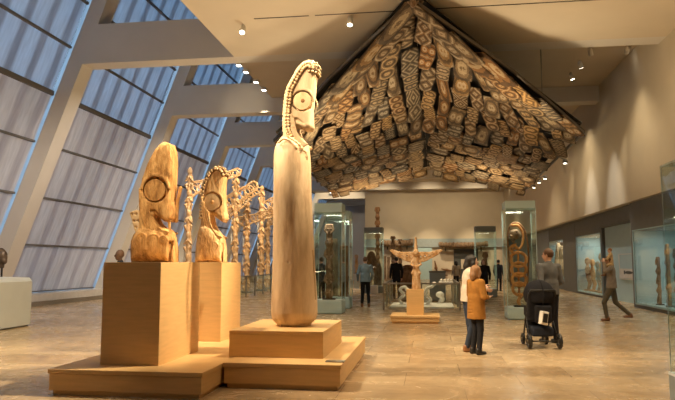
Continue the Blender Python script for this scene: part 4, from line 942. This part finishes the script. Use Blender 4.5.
A = onX(639.5, 253, 7.7); B = onX(620.5, 279, 7.7); bx('panel_board', (-.03, A.y, B.z), (.0, B.y, A.z), M_teal, t)
MB().box((-.04, A.y, A.z - .03), (-.0, B.y, A.z)).box((-.04, A.y, B.z), (0, B.y, B.z + .03)).box((-.04, A.y, B.z), (0, A.y + .08, A.z)).box((-.04, B.y - .08, B.z), (0, B.y, A.z)).out('panel_rim', M_white, t)
bx('panel_sheet', (-.04, A.y + .12, B.z + .05), (-.03, B.y - .12, B.z + (A.z - B.z) * .42), M_white, t)
ym = (A.y + B.y) / 2; zm = B.z + .28; fsh = MB(); o = fsh
V = [(ym + 1.1 * math.cos(q) * .45, zm + .06 * math.sin(q)) for q in [2 * PI * k / 14 for k in range(14)]]
vv = [fsh.bm.verts.new((-.045, y, z)) for y, z in V]; v2 = [fsh.bm.verts.new((-.04, y, z)) for y, z in V]; fsh.bm.faces.new(vv)
for i in range(14): fsh.bm.faces.new((vv[i], v2[i], v2[(i + 1) % 14], vv[(i + 1) % 14]))
fsh.box((-.045, ym + .45, zm - .07), (-.04, ym + .62, zm + .07)); fsh.out('fish_shape', M_dkp, t)
# figures for the wall cases
def small_figure(label, loc, h, mat, group, rz=PI / 2):
    s = h / 1.5; t = thing('carved_figure', label, 'sculpture', loc, rz, group)
    f = Field((-.35 * s, -.3 * s, 0), (.35 * s, .3 * s, 1.55 * s), .018)
    f.ell((0, 0, 1.33 * s), (.12 * s, .12 * s, .17 * s), 0); f.cap((0, 0, 1.1 * s), (0, 0, 1.2 * s), .06 * s, None, .02); f.ell((0, 0, .88 * s), (.15 * s, .11 * s, .28 * s), .03); f.ell((0, -.12 * s, 1.32 * s), (.02, .05, .05), .02)
    for q in (-1, 1):
        f.path([(q * .14 * s, 0, 1.05 * s), (q * .21 * s, -.03, .8 * s), (q * .1 * s, -.12 * s, .68 * s)], .045 * s, .02); f.path([(q * .08 * s, 0, .62 * s), (q * .12 * s, -.08 * s, .35 * s), (q * .08 * s, 0, .08)], [.08 * s, .06 * s, .05 * s], .02)
    f.box((0, 0, .04), (.2 * s, .16 * s, .04), .01, .01); f.out('figure_body', mat, t); return t
for k, (y, z, h) in enumerate([(31.6, .14, 1.9), (32.4, .14, 1.5), (33.4, .14, 1.6), (34.4, .14, 1.7)]):
    small_figure(['tall carved figure nearest the glass corner of the middle wall case', 'short carved figure, second from the near end of the middle wall case', 'carved figure, third from the near end of the middle wall case', 'carved figure at the far end of the middle wall case'][k], (7.98, y, .14), h, M_brn if k % 2 else M_orange, 'figures in the middle wall case')
for k, (y, h) in enumerate([(21.2, 1.85), (21.9, 2.0), (22.8, 1.6), (20.4, 1.9)]):
    carved_post('carved_post', ['second brown carved post in the nearest wall case', 'tallest brown carved post in the nearest wall case', 'shortest carved post, farthest in the nearest wall case', 'closest carved post in the nearest wall case'][k], (7.55, y, .16), h, .16, M_orange if k == 1 else M_brn, 'posts in the nearest wall case', k + 20, -PI / 2, 5)
# draped figures with dark heads
for k, (y, z) in enumerate([(40.4, .9), (41.4, 1.1), (42.5, 1.3)]):
    t = thing('draped_figure', ['lowest', 'middle', 'highest'][k] + ' tan draped figure with a round dark head in the farthest wall case', 'costume', (8.15, y, .42), 0, 'draped figures in the farthest case')
    MB().lathe([(.36, 0.0), (.30, .5), (.22, 1.2), (.16, 1.6), (.08, 1.72)], (0, 0, z - .6), 14).out('drape', M_carP, t, True); MB().ball((0, 0, z + 1.24), .16, 2).out('dark_head', M_black, t, True)
    MB().box((-.3, -.3, 0), (.3, .3, z - .6)).out('riser', M_tealw, t)
o = MB().prism([(-.4, 0), (.4, 0), (.3, .75), (-.3, .85)], -.3, .3).out('draped_cloth', M_tealw); o.location = (8.75, 33.4, .14); tag(o, 'white draped cloth block at the bottom of the middle wall case', 'cloth')
# end of case contents
# ================================================================== PEOPLE
def V3(a): return np.array(a, float)
def unit(v): v = V3(v); return v / max(np.linalg.norm(v), 1e-9)
def person(label, loc, rz, h, top, bottom, hair, skin=M_skin, res=.009, P={}, hem=.86, cat='person', shoes=L_blk, skirt=False, lean=0, collar=None, hairstyle='short', group=None, turn=0, sleeve=1.0, bulk=1.0):
    s = h / 1.75; t = thing('person', label, cat, loc, rz, group)
    J = dict(pel=(0, 0, .95), wai=(0, .0, 1.10), che=(0, .0, 1.30), nk=(0, -.01, 1.49), hd=(0, .02, 1.635),
             sL=(-.185, 0, 1.42), eL=(-.25, -.04, 1.13), wL=(-.25, .05, .88), sR=(.185, 0, 1.42), eR=(.25, -.04, 1.13), wR=(.25, .05, .88),
             hL=(-.09, 0, .92), kL=(-.10, .025, .50), aL=(-.10, -.02, .085), hR=(.09, 0, .92), kR=(.10, .025, .50), aR=(.10, -.02, .085))
    J.update(P); J = {k: V3(v) * s for k, v in J.items()}
    A = list(J.values()); lo = np.min(A, 0) - .24 * s; hi = np.max(A, 0) + .24 * s; lo[2] = -.02; hi[2] = J['hd'][2] + .2 * s
    def FF(): return Field(lo, hi, res)
    b = bulk
    f = FF(); ct, sn = math.cos(turn), math.sin(turn)
    def hp(x, y, z): return J['hd'] + V3((x * ct - y * sn, x * sn + y * ct, z)) * s
    f.ell(J['hd'] + V3((0, 0, .01)) * s, V3((.073, .093, .112)) * s, 0, (0, 0, turn)); f.ell(hp(0, .025, -.065), V3((.05, .06, .055)) * s, .03 * s, (0, 0, turn))
    f.ell(hp(0, .098, -.012), V3((.013, .022, .026)) * s, .01, (0, 0, turn)); f.ell(hp(0, .082, -.058), V3((.026, .014, .009)) * s, .006, (0, 0, turn))
    for q in (-1, 1): f.ell(hp(q * .075, -.005, -.005), V3((.012, .02, .032)) * s, .006, (0, 0, turn)); f.ell(hp(q * .032, .088, .015), V3((.018, .012, .012)) * s, .006, (0, 0, turn), True)
    f.cap(J['nk'] - V3((0, 0, .04)) * s, J['hd'] - V3((0, .015, .06)) * s, .052 * s, .048 * s, .02)
    f.ell(J['che'], V3((.165, .10, .20)) * s, .04); f.ell(J['wai'], V3((.135, .095, .16)) * s, .05); f.ell(J['pel'], V3((.155, .105, .12)) * s, .05)
    for q in 'LR':
        f.cap(J['s' + q], J['che'] + V3((0, 0, .12)) * s, .05 * s, .06 * s, .03); f.cap(J['s' + q], J['e' + q], .048 * s, .038 * s, .02); f.cap(J['e' + q], J['w' + q], .038 * s, .025 * s, .015)
        f.cap(J['h' + q], J['k' + q], .072 * s, .044 * s, .02); k_, a_ = J['k' + q], J['a' + q]; f.cap(k_, a_, .042 * s, .032 * s, .01); f.ell(k_ * .7 + a_ * .3 + V3((0, -.01, 0)) * s, V3((.042, .043, .10)) * s, .015)
        f.cap(a_ - V3((0, .02, .03)) * s, a_ + V3((0, .12, -.05)) * s, .035 * s, .028 * s, .02)
        # hand: palm, four fingers, thumb
        d = unit(J['w' + q] - J['e' + q]); sg = -1 if q == 'L' else 1
        fw = V3((0, 1, 0)) - d * d[1]; fw = unit(fw) if np.linalg.norm(fw) > .2 else unit(V3((1, 0, 0)) - d * d[0]); nn = unit(np.cross(d, fw))     # fw: thumb side
        inw = nn if (nn @ V3((-sg, 0, 0))) > 0 else -nn
        w = J['w' + q]; f.cap(w, w + d * .04 * s, .026 * s, .03 * s, .01)
        for i in (-1.4, -.5, .5, 1.4): f.cap(w + d * .03 * s + fw * i * .008 * s, w + d * .08 * s + fw * i * .014 * s, .014 * s, .012 * s, .008)
        for i, ln in ((1.5, .07), (.5, .08), (-.5, .075), (-1.5, .058)):
            a0 = w + d * .08 * s + fw * i * .0155 * s; m0 = a0 + (d * .6 + inw * .15) * ln * s * .75; e0 = m0 + (d * .5 + inw * .6) * ln * s * .5; f.path([a0, m0, e0], [.0095 * s, .009 * s, .0075 * s], .002)
        a0 = w + d * .025 * s + fw * .022 * s; f.path([a0, a0 + (d * .6 + fw * .8 + inw * .2) * .035 * s, a0 + (d * 1.1 + fw * .9 + inw * .5) * .055 * s], [.013 * s, .011 * s, .009 * s], .004)
    body = f.out('body', skin, t)
    for q in (-1, 1): MB().ball(tuple(hp(q * .031, .083, .014)), .012 * s, 1).out('eye', M_eye, body, True)
    # upper garment
    f = FF(); g = .014 * s; hz = hem * s
    f.ell(J['che'], V3((.178 * b, .118 * b, .205)) * s, 0); f.ell(J['wai'], V3((.155 * b, .115 * b, .17)) * s, .06)
    wc = J['pel'].copy()
    for q in (-.055, 0, .055): f.cap((wc[0] + q * s, wc[1], hz - .02 * s), J['wai'] + V3((q, 0, 0)) * s, .136 * s * b, .122 * s * b, .03)
    f.cap(J['sL'], J['sR'], .055 * s, None, .05)
    for q in 'LR':
        wr = J['e' + q] + (J['w' + q] - J['e' + q]) * sleeve * .97
        f.cap(J['s' + q], J['e' + q], .066 * s * b, .054 * s * b, .025); 
        if sleeve > 0: f.cap(J['e' + q], wr, .053 * s * b, .040 * s * b, .02)
    f.cap(J['nk'] - V3((0, 0, .07)) * s, J['nk'] - V3((0, 0, .01)) * s, .075 * s, .066 * s, .03)
    f.box((wc[0], wc[1], hz - .12 * s), (.4, .4, .12 * s), 0.001, .004, None, True)
    for k in range(5): f.cap((wc[0] - .2 * s, wc[1] - .13 * s * b, hz + (.1 + .07 * k) * s), (wc[0] + .2 * s, wc[1] - .135 * s * b, hz + (.13 + .06 * k) * s), .004, None, .012, True)
    tn = f.out('top_garment', top, t)
    f = FF(); f.ell(J['pel'], V3((.168, .12, .125)) * s, 0)
    for q in 'LR':
        k_, a_ = J['k' + q], J['a' + q]; f.cap(J['h' + q], k_, .095 * s, .066 * s, .03); f.cap(k_, a_ + V3((0, 0, .01)) * s, .063 * s, .052 * s, .02)
        for j in range(3): f.cap(a_ + V3((-.06, .05, .03 + j * .03)) * s, a_ + V3((.06, .055, .035 + j * .03)) * s, .004, None, .01, True)
    f.out('trousers', bottom, t)
    for q in 'LR':
        a_ = J['a' + q]; yw = .0
        f = Field(a_ - V3((.12, .18, .12)) * s, a_ + V3((.12, .28, .1)) * s, max(res * .9, .008)); f.cap(a_ + V3((0, -.035, -.045)) * s, a_ + V3((0, .13, -.053)) * s, .042 * s, .036 * s, 0); f.cap(a_ + V3((0, -.02, .01)) * s, a_ + V3((0, .0, -.03)) * s, .05 * s, .045 * s, .03)
        f.box(a_ + V3((0, .05, -.20)) * s, V3((.2, .4, .12)) * s, .001, .004, None, True); f.out('shoe', shoes, t)
    # hair
    f = FF(); hs = hairstyle
    f.ell(hp(0, -.014, .03), V3((.083, .099, .107)) * s, 0, (0, 0, turn)); f.ell(hp(0, .085, -.05), V3((.085, .075, .105)) * s, .02, (0, 0, turn), True)
    if hs == 'short': f.box(hp(0, 0, -.13), V3((.2, .2, .08)) * s, .01, .02, None, True)
    if hs in ('long', 'bob'):
        dn = -.26 if hs == 'long' else -.13
        f.path([hp(0, -.05, .03), hp(0, -.085, -.08), hp(0, -.095, dn)], [.085 * s, .075 * s, .06 * s], .03); 
        for q in (-1, 1): f.path([hp(q * .05, .01, .06), hp(q * .08, .01, -.03), hp(q * .085, -.02, dn * .8)], [.03 * s, .03 * s, .03 * s], .03)
    f.out('hair', hair, t)
    if collar: 
        f = FF(); f.cap(J['nk'] + V3((0, 0, -.035)) * s, J['nk'] + V3((0, .0, .0)) * s, .082 * s, .066 * s, 0); f.cap(J['nk'] + V3((0, .02, -.06)) * s, J['nk'] + V3((0, .05, .06)) * s, .05 * s, None, .0, True); f.cap(J['nk'] + V3((0, 0, .02)) * s, J['nk'] + V3((0, 0, .08)) * s, .075 * s, None, 0, True); f.out('shirt_collar', collar, t)
    return t, J
def fl(px, py): p = onZ(px, py, 0); return (p.x, p.y, 0)
# 1 man in blue-grey shirt, seen from behind
t, J = person('person in blue-grey shirt and black trousers seen from behind holding a white sheet', fl(365.5, 307), .15, 1.76, C_blue, C_blk, Hr_brn, res=.011, hem=.88,
    P=dict(eL=(-.27, -.05, 1.15), wL=(-.26, .12, .93), eR=(.26, -.03, 1.14), wR=(.22, .14, .95), aL=(-.12, -.02, .085), aR=(.12, -.02, .085)), shoes=L_brn)
o = MB().box((-.11, -.004, -.15), (.11, .004, .15)).out('paper_sheet', M_white); o.location = Vector(fl(365.5, 307)) + Vector((-.32, .10, .80)); o.rotation_euler = (.1, .15, .2); tag(o, 'white paper sheet held in the left hand of the person in blue-grey shirt', 'paper')
# 2 woman with her arm round the girl
WL = fl(469.5, 351.5)
person('person with long black hair in a cream jacket hugging the child in mustard', WL, -PI / 2 + .15, 1.70, C_crm, C_jean, Hr_blk, res=.009, hem=.90, turn=-.1,
    P=dict(nk=(0, .03, 1.49), hd=(-.02, .085, 1.615), che=(0, .01, 1.30), sL=(-.17, .02, 1.42), eL=(-.22, .16, 1.24), wL=(-.12, .30, 1.18), sR=(.185, .02, 1.41), eR=(.28, .07, 1.18), wR=(.27, .25, 1.13), kL=(-.08, .03, .5), aL=(-.10, .06, .085), kR=(.09, .05, .5), aR=(.08, -.06, .085)), shoes=L_brn, hairstyle='long')
# 3 girl in mustard
GL = fl(478.5, 354.5)
person('child with light brown hair in a mustard coat and black leggings', (GL[0] - .02, GL[1] + .02, 0), -PI / 2 + .55, 1.50, C_mus, C_blk, Hr_lt, res=.009, hem=.70, bulk=1.12, turn=.2,
    P=dict(eL=(-.25, .02, 1.16), wL=(-.16, .17, 1.15), eR=(.25, .02, 1.14), wR=(.15, .17, 1.13), kL=(-.08, .03, .5), kR=(.09, .03, .5)), shoes=L_blk, hairstyle='bob')
# 4 man with stroller
ML = onZ(551, 343.5, 0)
person('person in grey shirt seen from behind with a black stroller', (ML[0] + .02, ML[1] + .1, 0), .35, 1.82, C_gry, C_blk, Hr_brn, res=.009, hem=.90, turn=.7,
    P=dict(eL=(-.23, -.10, 1.15), wL=(-.20, -.22, .95), eR=(.23, -.03, 1.14), wR=(.15, .16, 1.02), kL=(-.10, .08, .5), aL=(-.10, .06, .085)), shoes=L_blk)
# stroller
SL = onZ(543, 349, 0) + Vector((0, .30, 0))
t = thing('baby_stroller', 'black baby stroller with hood and rubber wheels in front of the person in grey', 'stroller', (SL.x, SL.y, 0), .10)
def wheel(x, y, r, w):
    W = MB(); pts = [(x, y + r * math.cos(q), r + r * math.sin(q)) for q in [2 * PI * k / 20 for k in range(21)]]
    pts = [(x, y + (r - w) * math.cos(q), r + (r - w) * math.sin(q)) for q in [2 * PI * k / 20 for k in range(21)]]
    W.tube(pts, w, 8, False); o = W.out('wheel', L_blk, t, True)
    S = MB().tube([(x - .03, y, r), (x + .03, y, r)], .03, 10)
    for k in range(5): a = 2 * PI * k / 5; S.tube([(x, y, r), (x, y + (r - w) * math.cos(a), r + (r - w) * math.sin(a))], .01, 5)
    S.out('spokes', M_steel, o)
wheel(-.27, -.30, .14, .035); wheel(.27, -.30, .14, .035); wheel(-.22, .38, .11, .03); wheel(.22, .38, .11, .03)
f = MB()
for q in (-1, 1):
    f.tube([(q * .25, -.30, .14), (q * .24, -.05, .45), (q * .23, .05, .62), (q * .24, -.22, .98), (q * .22, -.30, 1.05)], .016); f.tube([(q * .21, .38, .12), (q * .23, .12, .5), (q * .24, -.05, .62)], .015)
f.tube([(-.22, -.30, 1.05), (.22, -.30, 1.05)], .02); f.tube([(-.27, -.30, .14), (.27, -.30, .14)], .012); f.out('frame', M_black, t, True)
f = Field((-.35, -.4, .3), (.35, .55, 1.25), .012); f.box((0, .10, .56), (.21, .24, .045), .04, .0, (.15, 0, 0)); f.box((0, -.14, .78), (.25, .05, .30), .04, .05, (.2, 0, 0)); f.box((0, .32, .42), (.18, .04, .14), .03, .04, (-.2, 0, 0))
for q in (-1, 1): f.box((q * .21, .04, .66), (.02, .2, .09), .02, .03)
f.out('seat', C_blk, t)
f = Field((-.4, -.5, .6), (.4, .5, 1.4), .012); f.ell((0, -.02, .96), (.28, .30, .28), 0); f.ell((0, .03, .93), (.255, .28, .245), .0, None, True); f.box((0, .32, .8), (.4, .14, .6), .01, .01, (-.35, 0, 0), True); f.box((0, 0, .66), (.4, .5, .16), .01, .01, None, True)
for k in range(4): f.tor((0, -.06 + .001 * k, .96), .27 + .003 * k, .008, 0, .006, 1)
f.out('hood', C_blk, t)
f = Field((-.3, -.4, .15), (.3, .35, .5), .012); f.box((0, -.02, .30), (.20, .22, .09), .05, 0); f.out('basket', C_nvy, t)
f = Field((-.3, -.45, .3), (.3, -.1, .95), .01); f.box((.0, -.27, .62), (.15, .06, .16), .04, 0); f.out('hanging_bag', C_blk, t)
o = MB().box((-.07, -.05, -.12), (.07, .05, .12), .015).box((-.05, -.054, -.02), (.05, -.05, .0)).out('white_pouch', M_white); o.location = Vector((0, 0, 0)); o.rotation_euler = (0, .2, .38); o.parent = t; o.location = (-.02, -.36, .56); 
MB().box((-.05, -.01, -.08), (.05, 0, .08), .004).out('pouch_window', M_black, o).location = (0, -.05, .0)
# 5 man carrying child on his shoulders
CL = fl(613, 321)
person('person in taupe shirt walking left with child on shoulders', CL, PI / 2 - .3, 1.74, C_brn, C_olv, Hr_brn, res=.010, hem=.88,
    P=dict(eL=(-.27, .13, 1.33), wL=(-.17, .16, 1.57), eR=(.27, .13, 1.33), wR=(.17, .16, 1.57), hd=(0, .06, 1.62), kL=(-.09, .20, .50), aL=(-.10, .14, .085), kR=(.09, -.08, .50), aR=(.10, -.42, .17)), shoes=L_brn)
person('small child with brown hair in a tan jacket riding on a walking person', (CL[0] + .01, CL[1] + .03, 1.0), PI / 2 - .3, .95, C_tan, C_tan, Hr_lt, res=.008, hem=.86, sleeve=.9,
    P=dict(hL=(-.13, .0, .92), kL=(-.23, .28, .86), aL=(-.22, .30, .45), hR=(.13, .0, .92), kR=(.23, .28, .86), aR=(.22, .30, .45), eL=(-.25, .15, 1.2), wL=(-.12, .32, 1.15), eR=(.25, .15, 1.2), wR=(.12, .32, 1.15)), shoes=L_brn)
#@CHILD
# 6 dark-suited man behind the left pedestal
person('dark-suited person with shaved head and white collar standing behind the front left pedestal', (-7.60, 15.0, 0), 2.3, 1.86, C_nvy, C_nvy, M_skin2, M_skin2, res=.011, hem=.80, collar=M_white)
# 7.. people further back
B = [('person in long black coat with blond hair behind the child in mustard', (484.5, 300), 2.9, 1.70, C_blk, C_blk, Hr_lt, .55, 'bob'),
     ('person in dark coat near the far glass case, right of the blond-haired one', (499, 291), -.5, 1.72, C_nvy, C_blk, Hr_blk, .7, 'short'),
     ('person in dark jacket to the left of the woman in cream, far back', (456.5, 290), .4, 1.68, C_brn, C_blk, Hr_blk, .85, 'bob'),
     ('person in black suit beyond the steel barrier, left of the bird figure', (396.5, 299), .3, 1.80, C_blk, C_blk, Hr_blk, .75, 'short'),
     ('dark-clothed person standing behind the totem glass case', (321.5, 303), .8, 1.76, C_nvy, C_blk, Hr_blk, .85, 'short')]
for lab, p, rz, h, c1, c2, hr, hem, hs in B:
    person(lab, fl(*p), rz, h, c1, c2, hr, res=.014, hem=hem, hairstyle=hs)

# ================================================================== output look
vs = scene.view_settings; scene.display_settings.display_device = 'sRGB'
vs.view_transform = 'Standard'; vs.look = 'None'; vs.exposure = 0.0; vs.gamma = 1.0; vs.use_curve_mapping = False
scene.cycles.use_denoising = True; scene.cycles.max_bounces = 7; scene.cycles.diffuse_bounces = 4; scene.cycles.transparent_max_bounces = 24; scene.cycles.sample_clamp_indirect = 6
scene.cycles.caustics_reflective = False; scene.cycles.caustics_refractive = False
